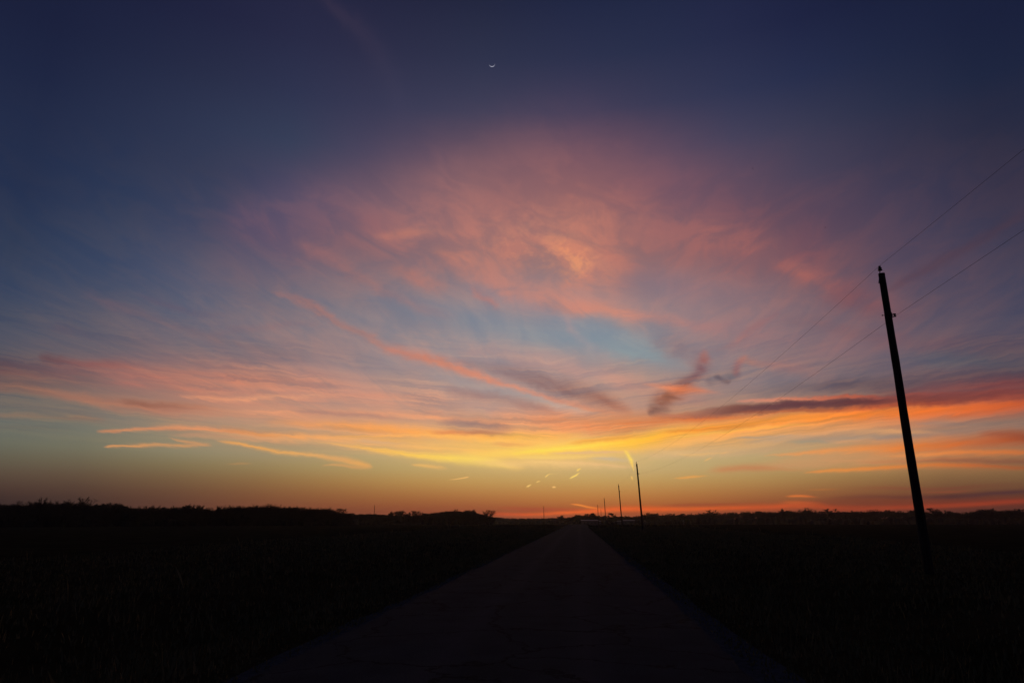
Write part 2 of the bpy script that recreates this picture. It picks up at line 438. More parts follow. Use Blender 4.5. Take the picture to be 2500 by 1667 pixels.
# the long diagonal streak and its shadowed side
band([(1080,842,16,.0,(150,128,134)),(1200,870,24,.5,(172,142,140)),(1330,895,28,.6,(186,150,142)),(1450,915,24,.6,(192,148,138)),(1560,940,18,.55,(196,142,128)),(1680,965,16,.4,(186,132,120)),(1780,985,12,.0,(160,118,112))], f=0.58)
band([(650,697,6,.0,(156,110,106)),(695,716,8,.4,(160,112,108)),(760,748,10,.6,(170,116,106)),(830,785,9,.6,(176,120,108)),(900,822,10,.6,(182,122,108)),(980,856,12,.75,(196,124,104)),(1060,880,13,.85,(208,128,100)),(1140,905,10,.85,(216,134,104)),(1220,932,8,.85,(224,142,112)),(1300,958,7,.8,(222,146,118)),(1390,982,6,.7,(218,148,122)),(1470,1005,6,.5,(220,146,116)),(1540,1025,6,.0,(220,140,104))], f=.35)
band([(1090,872,8,.0,(150,118,120)),(1170,895,14,.75,(144,118,120)),(1250,912,19,.95,(138,112,116)),(1330,935,24,1,(136,106,108)),(1410,962,26,1,(142,104,100)),(1480,985,24,.95,(152,108,98)),(1550,1008,14,.0,(180,122,100))], f=0.51, dn=1.2)
band([(1080,945,6,.0,(160,126,124)),(1130,958,14,.9,(152,124,122)),(1220,972,15,.95,(150,122,122)),(1310,994,12,.85,(150,122,120)),(1400,1018,6,.0,(170,130,122))], f=0.43)
band([(1330,995,5,.0,(172,162,160)),(1400,1008,7,.5,(170,160,158)),(1460,1018,5,.0,(180,160,150))], f=0.29)
band([(1130,990,8,.0,(198,160,142)),(1200,1000,13,.6,(196,158,144)),(1300,1012,12,.5,(200,158,140)),(1400,1022,8,.0,(210,150,125))], f=0.43)
# left horizontals
band([(-80,890,22,.6,(96,66,74)),(0,895,22,.7,(100,68,76)),(90,905,24,.7,(118,80,84)),(210,910,28,.7,(148,98,94)),(330,920,38,.85,(172,112,102)),(460,932,42,.9,(186,122,106)),(620,945,46,.9,(192,130,112)),(800,960,48,.85,(198,138,120)),(980,980,46,.8,(208,148,124)),(1140,990,30,.45,(210,152,130)),(1280,1010,20,.0,(215,150,125))], fib='l', f=0.38)
band([(90,872,8,.0,(96,62,72)),(125,878,11,.65,(98,64,72)),(180,888,9,.6,(122,76,82)),(260,893,10,.55,(142,88,86)),(360,905,10,.0,(165,104,96))], f=0.22)
band([(-60,935,16.80,0.375,(140,96,86)),(40,945,14.40,0.450,(150,102,88)),(130,962,12.00,0.525,(168,110,90)),(220,975,13.20,0.562,(182,116,90)),(310,988,15.60,0.600,(180,114,90)),(400,996,16.80,0.600,(190,120,94)),(500,1003,14.40,0.600,(206,134,102)),(600,1008,9.60,0.562,(214,146,112)),(720,1018,8.40,0.525,(220,152,116)),(840,1026,8.40,0.375,(226,156,116)),(960,1034,8.40,0.000,(236,160,110))], f=0.22)
band([(280,978,5,.0,(140,88,72)),(350,987,7,.6,(144,90,72)),(440,992,7,.5,(160,100,80)),(540,998,6,.0,(190,120,95))], f=0.22)
band([(430,966,3,.0,(222,150,116)),(500,970,4.5,.75,(222,150,116)),(620,975,5,.75,(226,156,120)),(740,972,5,.55,(220,156,124)),(880,971,5,.0,(214,156,130))], fib='b', f=0.32)
band([(480,955,4,.0,(206,140,118)),(620,958,6,.5,(208,142,118)),(780,956,6,.4,(208,146,124)),(920,964,5,.0,(206,150,130))], fib='b', f=0.32)
band([(580,1000,4,.0,(224,154,120)),(700,1010,6,.65,(226,154,116)),(860,1012,7,.6,(226,154,118)),(1020,1018,6,.6,(232,158,116)),(1160,1026,7,.55,(238,160,112)),(1260,1036,6,.0,(240,158,105))], fib='b', f=0.32)
band([(700,1003,4,.0,(160,124,116)),(780,1010,6,.6,(156,122,116)),(900,1018,6,.55,(160,124,116)),(1000,1028,5,.0,(190,136,115))], f=0.27)
band([(-60,1012,7,.4,(132,104,92)),(30,1015,8,.5,(136,106,92)),(130,1020,8,.4,(136,110,94)),(210,1020,8,.55,(150,114,94)),(270,1026,7,.0,(140,112,96))], fib='l', f=0.32)
band([(-60,1040,7,.3,(112,98,90)),(80,1044,7,.3,(114,100,90)),(200,1050,7,.0,(120,106,92))], fib='l', f=0.32)
band([(230,1054,2.25,0.000,(224,140,92)),(275,1052,3.60,0.680,(226,142,92)),(400,1045,5.40,0.722,(230,148,100)),(500,1047,6.30,0.722,(236,150,100)),(600,1056,7.20,0.765,(240,152,88)),(700,1064,7.20,0.722,(244,162,92)),(800,1068,7.20,0.680,(248,170,98)),(920,1072,8.10,0.680,(252,178,98)),(1050,1078,7.20,0.000,(254,184,95))], fib='b', f=0.17)
band([(400,1060,4,.0,(206,146,112)),(520,1064,6,.6,(208,148,112)),(640,1072,7,.6,(216,156,112)),(760,1080,7,.0,(230,165,108))], fib='b', f=0.32)
band([(250,1089,1.62,0.000,(232,156,96)),(290,1086.5,3.5,.85,(234,156,92)),(370,1087,3.78,0.612,(236,158,94)),(450,1089,3.78,0.578,(236,158,94)),(526,1090,1.62,0.000,(232,156,98))], f=.2)
band([(405,1066,1.80,0.000,(220,150,100)),(440,1076,3.60,0.560,(224,152,98)),(475,1083,4.80,0.640,(228,154,96)),(522,1088,2.40,0.000,(232,156,96))], f=.2)
# golden sheet left of the glow
band([(640,1030,7,.0,(236,158,104)),(744,1034,9,.7,(242,160,100)),(850,1042,10,.75,(246,160,86)),(960,1050,12,.8,(248,164,84)),(1080,1062,12,.85,(252,172,84)),(1200,1068,14,.85,(254,180,80)),(1320,1068,16,.8,(254,178,78)),(1440,1066,14,.0,(255,180,78))], fib='b', f=0.20)
band([(760,1064,5,.0,(236,172,116)),(900,1078,12,.6,(240,178,112)),(1040,1088,18,.8,(248,188,106)),(1180,1092,24,.9,(252,194,100)),(1320,1094,28,.92,(254,200,100)),(1450,1090,24,.9,(254,204,104)),(1580,1080,20,.75,(252,190,98)),(1700,1070,16,.0,(245,175,100))], fib='l', f=0.30)
band([(530,1074,1.35,0.000,(238,164,92)),(565,1080,3.60,0.722,(242,166,88)),(630,1094,4.50,0.807,(246,170,86)),(700,1104,4.50,0.765,(246,174,92)),(770,1110,5.40,0.722,(244,174,98)),(830,1120,7.20,0.680,(240,170,100)),(880,1131,7.20,0.722,(244,172,92)),(912,1139,2.70,0.000,(240,168,95))], f=0.08)
band([(780,1136,1.5,.0,(226,160,98)),(820,1134,3,.6,(228,162,98)),(870,1139,4,.5,(228,160,96)),(905,1142,2,.0,(228,160,96))], f=0.20)
band([(770,1078,2,.0,(238,178,106)),(840,1086,4,.7,(242,180,104)),(930,1098,6,.85,(250,190,92)),(1010,1108,8,.9,(254,204,92)),(1100,1116,10,.92,(255,214,96)),(1180,1124,12,.9,(255,216,104)),(1240,1136,9,.7,(252,206,112)),(1290,1146,4,.0,(240,190,110))], fib='b', f=0.08)
band([(1000,1130,2,.0,(238,180,102)),(1030,1133,4,.75,(240,184,102)),(1065,1138,5,.65,(238,182,104)),(1100,1144,2,.0,(225,175,105))], f=0.15)
band([(1040,1056,3,.0,(214,122,84)),(1110,1056,6,.6,(214,120,82)),(1190,1056,6,.55,(216,122,82)),(1260,1060,4,.0,(235,150,85))], f=0.15)
band([(1060,1030,6,.0,(160,122,116)),(1130,1033,16,.75,(158,126,120)),(1200,1040,16,.75,(162,124,116)),(1270,1048,8,.0,(190,130,105))], f=0.25)
# peach and orange sheets over the glow
band([(1180,1010,10,.0,(226,150,116)),(1290,1022,28,.85,(232,150,106)),(1400,1032,32,.95,(232,146,98)),(1500,1038,30,.95,(228,138,84)),(1600,1030,20,.85,(216,116,62)),(1700,1020,14,.8,(212,104,52)),(1800,1015,9,.6,(224,108,50)),(1900,1012,6,.0,(230,110,50))], fib='l', f=0.43)
# the bright bow of the glow
band([(1120,1108,8,.0,(254,206,96)),(1220,1106,10,.75,(255,210,98)),(1330,1098,11,.93,(255,210,92)),(1440,1086,12,.97,(255,206,80)),(1560,1074,15,1,(254,192,66)),(1660,1056,18,1,(253,174,66)),(1760,1042,18,1,(250,158,62)),(1880,1028,18,1,(248,150,60)),(2000,1018,19,1,(250,146,58)),(2130,1008,18,1,(246,132,54)),(2260,1000,18,1,(238,118,52)),(2380,992,17,1,(230,108,52)),(2600,968,14,.9,(180,76,48))], fib='b', f=.08, dn=.7)
band([(1560,1096,10,.0,(246,186,104)),(1680,1078,16,.75,(248,184,104)),(1800,1062,18,.8,(244,176,100)),(1930,1050,18,.75,(238,166,98)),(2080,1040,16,.6,(226,154,98)),(2250,1032,16,.4,(204,136,98)),(2450,1026,14,.0,(180,120,92))], fib='l', f=0.51)
# thin lines inside the glow
band([(800,1066,1.5,.0,(250,176,100)),(900,1064,3,.7,(252,178,98)),(1020,1063,3.5,.7,(252,180,98)),(1130,1068,3,.6,(254,188,98)),(1250,1076,2,.0,(254,192,98))], fib='b', f=.2)
band([(850,1074,2,.0,(206,170,132)),(905,1077,4,.6,(204,168,132)),(970,1080,3,.4,(214,172,128)),(1010,1082,2,.0,(226,176,120))], fib='b', f=.2)
band([(1190,1084,2,.0,(238,162,98)),(1235,1086,6,.6,(236,160,96)),(1290,1084,5,.4,(240,166,94)),(1330,1082,2,.0,(245,175,92))], f=.2)
band([(1240,1108,2,.0,(255,216,92)),(1310,1101,4,.9,(255,220,90)),(1390,1093,4.5,.95,(255,222,92)),(1470,1085,4,.8,(255,214,84)),(1560,1076,3,.0,(255,200,72))], fib='b', f=.1)
band([(1380,1082,2,.0,(246,166,74)),(1440,1076,5,.7,(244,162,70)),(1510,1068,5,.6,(246,164,68)),(1600,1058,4,.0,(246,160,64))], fib='b', f=.15)
band([(1330,1109,2,.0,(230,184,138)),(1400,1107,3.5,.65,(228,180,138)),(1480,1105,3.5,.6,(226,178,140)),(1560,1100,2,.0,(232,182,130))], fib='b', f=.15)
band([(1240,1116,2,.0,(254,212,110)),(1330,1118,3.5,.7,(254,212,112)),(1430,1116,3,.6,(250,204,116)),(1520,1112,2,.0,(244,196,120))], fib='b', f=.15)
band([(1430,1121,2,.0,(206,184,150)),(1490,1120,5,.7,(204,182,150)),(1530,1123,4,.4,(204,180,146)),(1570,1124,2,.0,(205,180,140))], fib='b', f=.15)
band([(1270,1126,1.5,.0,(250,206,124)),(1350,1128,3,.7,(250,204,126)),(1430,1131,3,.7,(244,194,128)),(1510,1137,2,.4,(236,186,128)),(1550,1140,1,.0,(225,178,125))], f=.1)
band([(1600,1060,2,.0,(238,140,60)),(1680,1050,4,.6,(236,136,56)),(1760,1042,4,.5,(238,138,56)),(1860,1034,3,.0,(240,140,58))], fib='b', f=.15)
band([(1620,1074,2,.0,(255,196,96)),(1700,1062,4,.6,(255,194,92)),(1800,1050,4,.6,(254,186,84)),(1900,1040,4,.6,(252,176,78)),(2010,1034,3,.0,(244,164,76))], fib='b', f=.15)
band([(1780,1072,1.5,.0,(182,162,134)),(1840,1068,3.5,.7,(178,158,134)),(1910,1066,3.5,.6,(184,158,130)),(1980,1064,2,.0,(200,156,120))], fib='b', f=.2)
band([(1900,1082,1.5,.0,(160,154,128)),(1990,1078,5,.75,(158,150,126)),(2080,1074,5,.75,(158,148,126)),(2160,1070,3,.0,(180,146,116))], fib='b', f=.15)
band([(2110,1066,1.5,.0,(142,134,122)),(2170,1068,5,.7,(142,130,120)),(2240,1068,5,.5,(146,128,116)),(2320,1066,2,.0,(160,125,105))], fib='b', f=.15)
band([(2220,1030,3,.0,(158,132,116)),(2320,1034,8,.65,(146,124,112)),(2430,1032,9,.6,(130,112,104)),(2580,1030,8,.5,(116,100,96))], fib='b', f=.3)
# dark purple bank above it
band([(1560,1010,4,.0,(150,104,94)),(1630,1014,7,.3,(160,104,84)),(1700,1006,10,.6,(142,88,80)),(1780,997,14,.85,(118,68,64)),(1870,990,14,.95,(102,64,68)),(1980,985,15,.97,(96,60,66)),(2090,982,14,.95,(104,58,60)),(2200,978,15,.9,(116,54,54)),(2330,970,16,.85,(124,56,54)),(2460,958,17,.8,(132,58,54)),(2620,944,16,.6,(120,54,50))], fib='l', f=.12, hard=True)
band([(1780,1002,5,.0,(170,84,52)),(1900,1004,6,.6,(176,82,48)),(2050,999,6,.6,(180,84,50)),(2200,990,6,.5,(186,84,52)),(2350,980,6,.0,(190,80,50))], f=.1)
band([(1560,1000,3,.0,(180,120,104)),(1650,1012,3,.5,(196,122,96)),(1700,1016,3,.0,(205,120,80))], f=.1)
band([(1790,976,2.5,.0,(214,140,118)),(1840,972,4,.85,(218,142,116)),(1940,972,4,.9,(214,128,98)),(2050,970,4,.85,(198,100,72)),(2160,967,4,.7,(170,80,64)),(2300,960,4,.3,(160,72,60)),(2420,950,4,.0,(150,68,60))], f=.1)
band([(1820,958,8,.0,(116,108,116)),(1930,950,14,.65,(104,94,104)),(2050,944,18,.8,(92,80,92)),(2180,940,20,.75,(88,74,86)),(2300,930,22,.6,(88,70,82)),(2450,910,26,.55,(82,66,78)),(2600,900,26,.4,(74,62,74))], fib='a', f=0.36)
band([(2120,960,6,.0,(128,66,66)),(2220,955,10,.5,(126,66,68)),(2330,946,14,.65,(130,66,66)),(2440,934,16,.7,(128,64,64)),(2600,918,16,.5,(110,58,60))], f=0.22)
band([(2150,885,10,.0,(106,96,110)),(2300,880,18,.5,(86,92,106)),(2420,885,16,.4,(78,84,98)),(2560,880,14,.0,(74,78,92))], f=0.29)
band([(1140,1126,3,.0,(242,196,122)),(1220,1131,8,.75,(244,198,124)),(1320,1130,10,.75,(244,198,128)),(1430,1133,9,.7,(238,192,130)),(1520,1137,6,.45,(232,186,130)),(1580,1140,3,.0,(226,180,126))], fib='b', f=.35)
band([(1560,1112,6,.0,(226,182,132)),(1640,1112,10,.55,(224,180,132)),(1740,1106,11,.5,(218,174,128)),(1860,1096,10,.45,(208,164,124)),(2000,1086,10,.0,(200,156,118))], fib='b', f=.4)
band([(1840,1132,8,.0,(212,154,104)),(1980,1126,20,.6,(214,152,104)),(2150,1118,26,.7,(210,144,94)),(2350,1112,30,.65,(192,122,78)),(2600,1108,32,.5,(150,92,62))], fib='l', f=.45)
band([(1720,1150,3,0.00,(206,130,84)),(1775,1142,9,0.41,(204,126,80)),(1840,1138,9,0.41,(202,128,86)),(1930,1138,8,0.30,(206,142,100)),(2060,1132,8,0.00,(208,146,104))], fib='l', f=.2)
# broken sheets on the lower right
band([(1930,1070,6.00,0.000,(206,158,120)),(2060,1058,9.00,0.600,(214,160,116)),(2160,1053,7.00,0.720,(222,162,110)),(2250,1056,5.00,0.600,(224,158,104)),(2330,1062,4.00,0.000,(210,145,100))], fib='b', f=0.24)
band([(1800,1082,5.00,0.000,(178,158,132)),(1920,1072,7.00,0.600,(174,152,130)),(2050,1072,8.00,0.540,(166,144,126)),(2170,1070,8.00,0.600,(152,132,120)),(2300,1060,8.00,0.480,(146,122,112)),(2450,1045,9.00,0.420,(138,112,104)),(2580,1040,9.00,0.360,(130,104,96))], fib='b', f=0.20)
band([(1860,1110,2.50,0.000,(226,154,96)),(1930,1108,4.00,0.840,(228,154,92)),(2030,1102,7.00,1.000,(230,150,86)),(2130,1094,10.00,1.000,(230,140,74)),(2230,1090,13.00,1.000,(222,124,60)),(2330,1084,15.00,1.000,(206,110,58)),(2420,1076,17.00,1.000,(184,92,52)),(2520,1072,18.00,0.960,(160,80,50)),(2620,1068,18.00,0.720,(140,72,48))], fib='b', f=0.18)
band([(2150,1112,3.00,0.000,(232,148,84)),(2250,1108,5.00,0.840,(230,142,78)),(2350,1104,6.00,0.900,(222,128,66)),(2480,1106,6.00,0.840,(208,114,58)),(2620,1108,6.00,0.480,(170,94,54))], fib='b', f=0.12)
band([(2380,1060,5.00,0.000,(168,86,56)),(2440,1062,10.00,0.720,(156,78,54)),(2520,1066,12.00,0.720,(140,70,50)),(2600,1068,12.00,0.360,(130,66,50))], f=0.16)
band([(1990,1075,4.00,0.000,(216,156,108)),(2100,1078,6.00,0.600,(220,152,98)),(2250,1072,7.00,0.540,(214,138,86)),(2400,1062,8.00,0.000,(190,110,76))], fib='b', f=0.32)
band([(1960,1154,1.50,0.000,(218,140,76)),(2020,1150,4.00,1.000,(222,142,72)),(2120,1143,5.00,1.000,(220,136,68)),(2240,1136,6.00,0.960,(212,124,62)),(2360,1136,6.00,0.900,(196,106,56)),(2480,1140,5.00,0.720,(168,88,50)),(2600,1142,5.00,0.360,(140,76,46))], fib='b', f=0.07)
band([(2080,1128,3.00,0.000,(196,130,88)),(2180,1124,5.00,0.600,(196,124,80)),(2300,1120,5.00,0.480,(186,112,72)),(2420,1116,5.00,0.000,(160,96,66))], fib='b', f=0.24)
band([(2200,1126,3.00,0.000,(142,82,64)),(2320,1124,6.00,0.600,(138,80,62)),(2440,1126,8.00,0.660,(126,76,62)),(2580,1126,8.00,0.600,(116,70,58))], f=0.16)
band([(1640,1110,2.00,0.000,(232,182,118)),(1690,1112,4.00,0.720,(232,182,116)),(1740,1106,3.00,0.480,(228,178,112)),(1810,1100,2.00,0.000,(220,170,110))], f=0.06)
band([(1590,1098,3.00,0.000,(228,186,130)),(1650,1106,6.00,0.600,(226,184,126)),(1720,1104,4.00,0.000,(215,175,120))], f=0.06)
band([(1640,1168,1.20,0.000,(228,160,86)),(1680,1165,3.00,0.900,(228,160,84)),(1735,1160,1.50,0.000,(222,156,84))], f=0.06)
band([(1740,1150,2.00,0.00,(204,128,82)),(1780,1144,6.00,0.40,(198,122,80)),(1850,1141,7.00,0.43,(194,116,76)),(1920,1146,4.00,0.33,(200,128,80)),(1990,1150,2.00,0.00,(210,135,78))], f=0.16)
band([(1912,1211,1.20,0.000,(218,116,56)),(1950,1210,3.00,0.900,(218,116,56)),(2002,1213,1.50,0.000,(200,100,52))], f=0.00)
band([(1960,1196,1.20,0.000,(178,112,60)),(2010,1194,2.50,0.480,(180,110,58)),(2060,1192,1.50,0.000,(165,100,56))], f=0.00)
# low red glow and the dark bars on the horizon
band([(1960,1228,5,.0,(130,62,42)),(2080,1222,9,.5,(124,58,42)),(2220,1226,12,.6,(128,58,40)),(2360,1225,14,.6,(122,54,40)),(2600,1220,14,.6,(104,48,40))], fib='l', f=0.29)
band([(2010,1216,2,.0,(112,62,50)),(2100,1212,5,.5,(108,60,50)),(2220,1213,5,.6,(92,52,48)),(2330,1211,6,.85,(78,48,48)),(2440,1203,6,.8,(78,48,52)),(2600,1194,6,.6,(70,44,50))], fib='l', f=0.22)
band([(2060,1192,2,.0,(142,80,56)),(2160,1190,5,.4,(136,72,54)),(2290,1192,4,.5,(128,64,50)),(2420,1184,5,.3,(116,64,52)),(2560,1180,5,.0,(100,60,50))], fib='l', f=0.29)
band([(2230,1200,2,.0,(160,78,52)),(2320,1200,3,.4,(154,74,52)),(2400,1194,3,.0,(130,66,50))], f=.1)
band([(1180,1252,2,.0,(214,88,48)),(1230,1255,5,.8,(222,90,44)),(1300,1256,5,.9,(232,98,44)),(1370,1252,5,.95,(238,104,46)),(1450,1247,6,.95,(236,104,48)),(1530,1242,7,.95,(230,100,44)),(1600,1243,7,.95,(228,98,42)),(1690,1242,6,.95,(226,98,42)),(1780,1240,6,.95,(222,92,40)),(1870,1238,7,.9,(216,88,42)),(1950,1234,8,.9,(206,86,44)),(2040,1240,8,.85,(178,70,38)),(2150,1240,7,.8,(168,68,40)),(2260,1236,6,.8,(160,62,38)),(2380,1230,6,.8,(158,62,38)),(2500,1222,6,.8,(152,58,38)),(2620,1216,6,.6,(130,54,38))], fib='l', f=0.29)
band([(1390,1230,1.2,.0,(236,130,60)),(1412,1232,2.2,.9,(244,142,62)),(1440,1238,2.6,.9,(242,132,56)),(1475,1243,2,.0,(236,110,48))], f=0, still=True)
band([(1200,1238,3,.0,(178,84,54)),(1290,1242,5,.7,(170,76,52)),(1370,1243,4,.7,(180,78,50)),(1440,1244,3,.0,(200,90,50))], f=0.22)
band([(1600,1234,2,.0,(160,76,50)),(1700,1232,4,.6,(150,70,48)),(1800,1230,3,.5,(160,74,46)),(1880,1228,3,.0,(180,84,48))], fib='l', f=0.22)
band([(1900,1225,3,.0,(206,100,50)),(1950,1226,4,.5,(206,96,48)),(2020,1230,4,.0,(170,76,44))], f=.1)
# sheared dark trail, lit from below
band([(1570,845,16,.0,(128,116,126)),(1650,840,22,.55,(128,112,122)),(1730,852,24,.5,(130,114,124)),(1800,862,18,.0,(132,116,126))], fib='p', f=.4)
band([(1582,1014,6.25,0.000,(158,112,94)),(1592,1003,13.75,0.990,(140,98,86)),(1612,984,21.25,0.990,(150,98,82)),(1632,966,22.50,0.990,(162,102,80)),(1656,950,21.25,0.935,(168,104,82)),(1685,930,17.50,0.825,(148,98,90)),(1712,908,12.50,0.000,(136,98,96))], fib='p', f=.35, still=True)
band([(1700,930,7.50,0.000,(140,96,94)),(1706,915,16.25,0.825,(132,92,96)),(1714,893,18.75,0.880,(130,92,98)),(1720,875,15.00,0.880,(160,104,98)),(1722,860,10.00,0.550,(172,114,104)),(1724,850,7.50,0.000,(170,118,112))], fib='p', f=.3, still=True)
band([(1588,1008,3.75,0.000,(126,92,84)),(1604,1000,7.50,0.770,(124,90,82)),(1630,1000,6.25,0.440,(134,96,88)),(1645,1000,3.75,0.000,(150,105,95))], fib='p', f=.3, still=True)
band([(1604,984,3.75,0.000,(136,94,80)),(1622,980,5.00,0.550,(134,92,80)),(1646,984,3.75,0.000,(146,100,86))], f=.2, still=True)
band([(1612,966,3.75,0.000,(136,90,74)),(1634,968,6.25,0.825,(134,88,74)),(1658,973,3.75,0.550,(144,94,78)),(1676,974,2.50,0.000,(160,106,90))], f=.1, still=True)
band([(1640,942,3.75,0.000,(150,104,92)),(1664,932,7.50,0.715,(136,98,96)),(1690,922,7.50,0.770,(128,90,94)),(1706,914,5.00,0.000,(126,90,96))], f=.15, still=True)
band([(1560,936,3.75,0.000,(220,148,122)),(1612,942,6.25,0.825,(222,142,110)),(1655,950,10.00,0.935,(214,122,84)),(1700,952,8.75,0.825,(208,124,92)),(1740,957,5.00,0.440,(198,132,112)),(1775,962,3.75,0.000,(186,136,122))], f=.2, still=True)
band([(1716,936,6.25,0.000,(132,104,106)),(1740,928,15.00,0.660,(116,104,110)),(1768,922,16.25,0.660,(112,102,108)),(1795,914,13.75,0.605,(114,106,112)),(1812,900,8.75,0.000,(126,112,118))], fib='p', f=.45, still=True)
band([(1740,918,3.75,0.000,(106,92,100)),(1754,921,6.25,0.770,(104,90,98)),(1764,928,6.25,0.550,(106,90,98)),(1776,932,6.25,0.660,(110,90,94)),(1788,930,3.75,0.000,(116,98,104))], f=.1, still=True)
band([(1792,922,5.00,0.000,(146,108,110)),(1797,906,10.00,0.715,(146,98,100)),(1803,888,10.00,0.715,(156,104,104)),(1815,874,7.50,0.550,(176,114,102)),(1830,864,5.00,0.000,(186,122,104))], f=.2, still=True)
band([(1800,868,5.00,0.000,(180,122,108)),(1830,874,7.50,0.605,(184,122,104)),(1880,886,12.50,0.495,(178,120,110)),(1960,905,17.50,0.440,(166,116,110)),(2060,925,15.00,0.000,(148,112,110))], f=.35)
band([(1740,850,4,.0,(160,116,114)),(1780,836,7,.35,(158,112,110)),(1815,815,9,.4,(154,110,110)),(1850,795,9,.4,(148,104,108)),(1885,775,7,.3,(142,100,108)),(1910,758,6,.0,(138,100,110))], f=.35)
band([(2150,722,7,.0,(92,66,80)),(2200,690,11,.45,(88,64,78)),(2290,648,12,.5,(82,62,76)),(2390,592,13,.5,(78,58,72)),(2480,538,14,.45,(74,56,70)),(2580,480,14,.2,(66,52,68))], f=.12)
# small bright trails low over the road
band([(1523,1097,1.08,0.000,(255,206,96)),(1529,1103,4.32,0.950,(255,212,96)),(1535,1113,4.59,0.950,(255,216,100)),(1541,1124,4.86,0.950,(255,214,98)),(1543,1132,3.78,0.900,(255,208,98)),(1546,1142,2.16,0.800,(250,204,100)),(1548,1152,1.08,0.000,(235,190,100))], fib='p', f=0.22, still=True)
band([(1541,1160,1,.0,(240,190,100)),(1543,1166,2.2,.75,(244,192,100)),(1545,1173,.8,.0,(235,180,95))], f=0, still=True)
band([(1389,1169,.8,.0,(250,206,110)),(1398,1164,2,.9,(255,216,110)),(1406,1160,2,.9,(255,216,108)),(1413,1155,1.2,.6,(250,208,108)),(1417,1153,.8,.0,(245,200,108))], f=0, still=True)
band([(1407,1150,1,.0,(245,200,105)),(1411,1147,2.4,.85,(252,208,106)),(1416,1144,1.6,.7,(250,206,106)),(1421,1143,.8,.0,(240,195,105))], f=0, still=True)
band([(1284,1189,.8,.0,(245,196,112)),(1290,1186,1.9,.85,(252,206,118)),(1299,1181,.8,.0,(245,196,112))], f=0, still=True)
band([(1308,1178,.8,.0,(240,194,112)),(1313,1175.5,1.6,.7,(246,200,114)),(1321,1173,.8,.0,(240,194,112))], f=0, still=True)
band([(1330,1165,.8,.0,(248,204,112)),(1335,1161,1.6,.85,(252,208,114)),(1342,1157,1,.5,(245,200,114)),(1372,1156,.8,.0,(230,190,118))], f=0, still=True)
band([(1347,1189,.9,.0,(246,190,112)),(1352,1188.5,2.2,.85,(250,196,116)),(1359,1189,.9,.0,(244,188,112))], f=0, still=True)
band([(1092,1171,.7,.0,(238,180,106)),(1115,1169,1.3,.7,(242,184,108)),(1138,1165,1.6,.8,(246,188,108)),(1146,1163,.8,.0,(238,180,108))], f=0, still=True)
band([(1716,1127,.8,.0,(236,180,106)),(1728,1121,1.9,.6,(238,182,106)),(1742,1115,.8,.0,(232,176,108))], f=0, still=True)
band([(1755,1109,.8,.0,(232,176,110)),(1768,1105,1.6,.45,(234,178,110)),(1784,1100,.8,.0,(226,170,110))], f=0, still=True)
band([(545,1130,1,.0,(190,138,86)),(585,1129,2.4,.4,(192,140,86)),(625,1130,1,.0,(186,136,86))], f=0)


# fine grain of the cloud sheets: thin laminae low down, combed fibres higher up
a_, e_, fb_, cb_, prev_ = open_group('cloud_grain', [('azimuth', F_), ('elevation', F_), ('fibre', F_), ('comb', F_), ('Color', C_)])
e2 = M('SUBTRACT', e_, M('MULTIPLY', M('MAXIMUM', M('SUBTRACT', a_, 4.0), 0.0), 0.12))
e2 = M('SUBTRACT', e2, M('MULTIPLY', M('MAXIMUM', M('SUBTRACT', 4.0, a_), 0.0), 0.05))
lam = noise3(M('MULTIPLY', a_, 0.08), M('MULTIPLY', e2, 2.2), 12.0, 1.0, 5, 0.6, 0.35)
lam = sharpen(lam, 0.36, 0.64)
sw = noise3(M('MULTIPLY', a_, 0.12), M('MULTIPLY', e2, 0.35), 17.0, 1.0, 3, 0.5, 0.2)
sw = sharpen(sw, 0.38, 0.6)
aw = M('SUBTRACT', 1.0, sharpen(M('ABSOLUTE', M('SUBTRACT', a_, 4.0)), 40.0, 62.0))
k1 = M('MULTIPLY', M('MULTIPLY', sharpen(e_, 4.2, 7.5), M('SUBTRACT', 1.0, sharpen(e_, 9.5, 17.0))), aw)
k2 = M('MULTIPLY', M('MULTIPLY', sharpen(e_, 10.0, 16.0), M('SUBTRACT', 1.0, sharpen(e_, 22.0, 30.0))), aw)


def times(c, rgb):
    n = node('ShaderNodeMixRGB', blend_type='MULTIPLY')
    n.inputs[0].default_value = 1.0
    L.new(c, n.inputs[1])
    n.inputs[2].default_value = (*rgb, 1)
    return n.outputs[0]


k1 = M('MULTIPLY', k1, M('MULTIPLY_ADD', sw, 0.75, 0.25))
c_ = mixc(M('MULTIPLY', k1, M('SUBTRACT', 1.0, lam)), prev_, times(prev_, (0.80, 0.85, 0.92)))
c_ = mixc(M('MULTIPLY', k1, lam), c_, times(c_, (1.18, 1.08, 0.96)))
c_ = mixc(M('MULTIPLY', k2, M('SUBTRACT', 1.0, fb_)), c_, times(c_, (0.80, 0.91, 1.0)))
c_ = mixc(M('MULTIPLY', k2, fb_), c_, times(c_, (1.20, 1.06, 0.98)))
k3 = M('MULTIPLY', M('MULTIPLY', sharpen(e_, 7.0, 10.0), M('SUBTRACT', 1.0, sharpen(e_, 14.0, 23.0))), aw)
k3 = M('MULTIPLY', k3, M('MULTIPLY_ADD', sharpen(M('ABSOLUTE', M('SUBTRACT', a_, 9.0)), 5.0, 24.0), 0.75, 0.25))
c_ = mixc(M('MULTIPLY', k3, M('SUBTRACT', 1.0, cb_)), c_, times(c_, (0.90, 0.945, 0.985)))
c_ = mixc(M('MULTIPLY', k3, cb_), c_, times(c_, (1.09, 1.04, 1.0)))
G_GRAIN = close_group([c_])

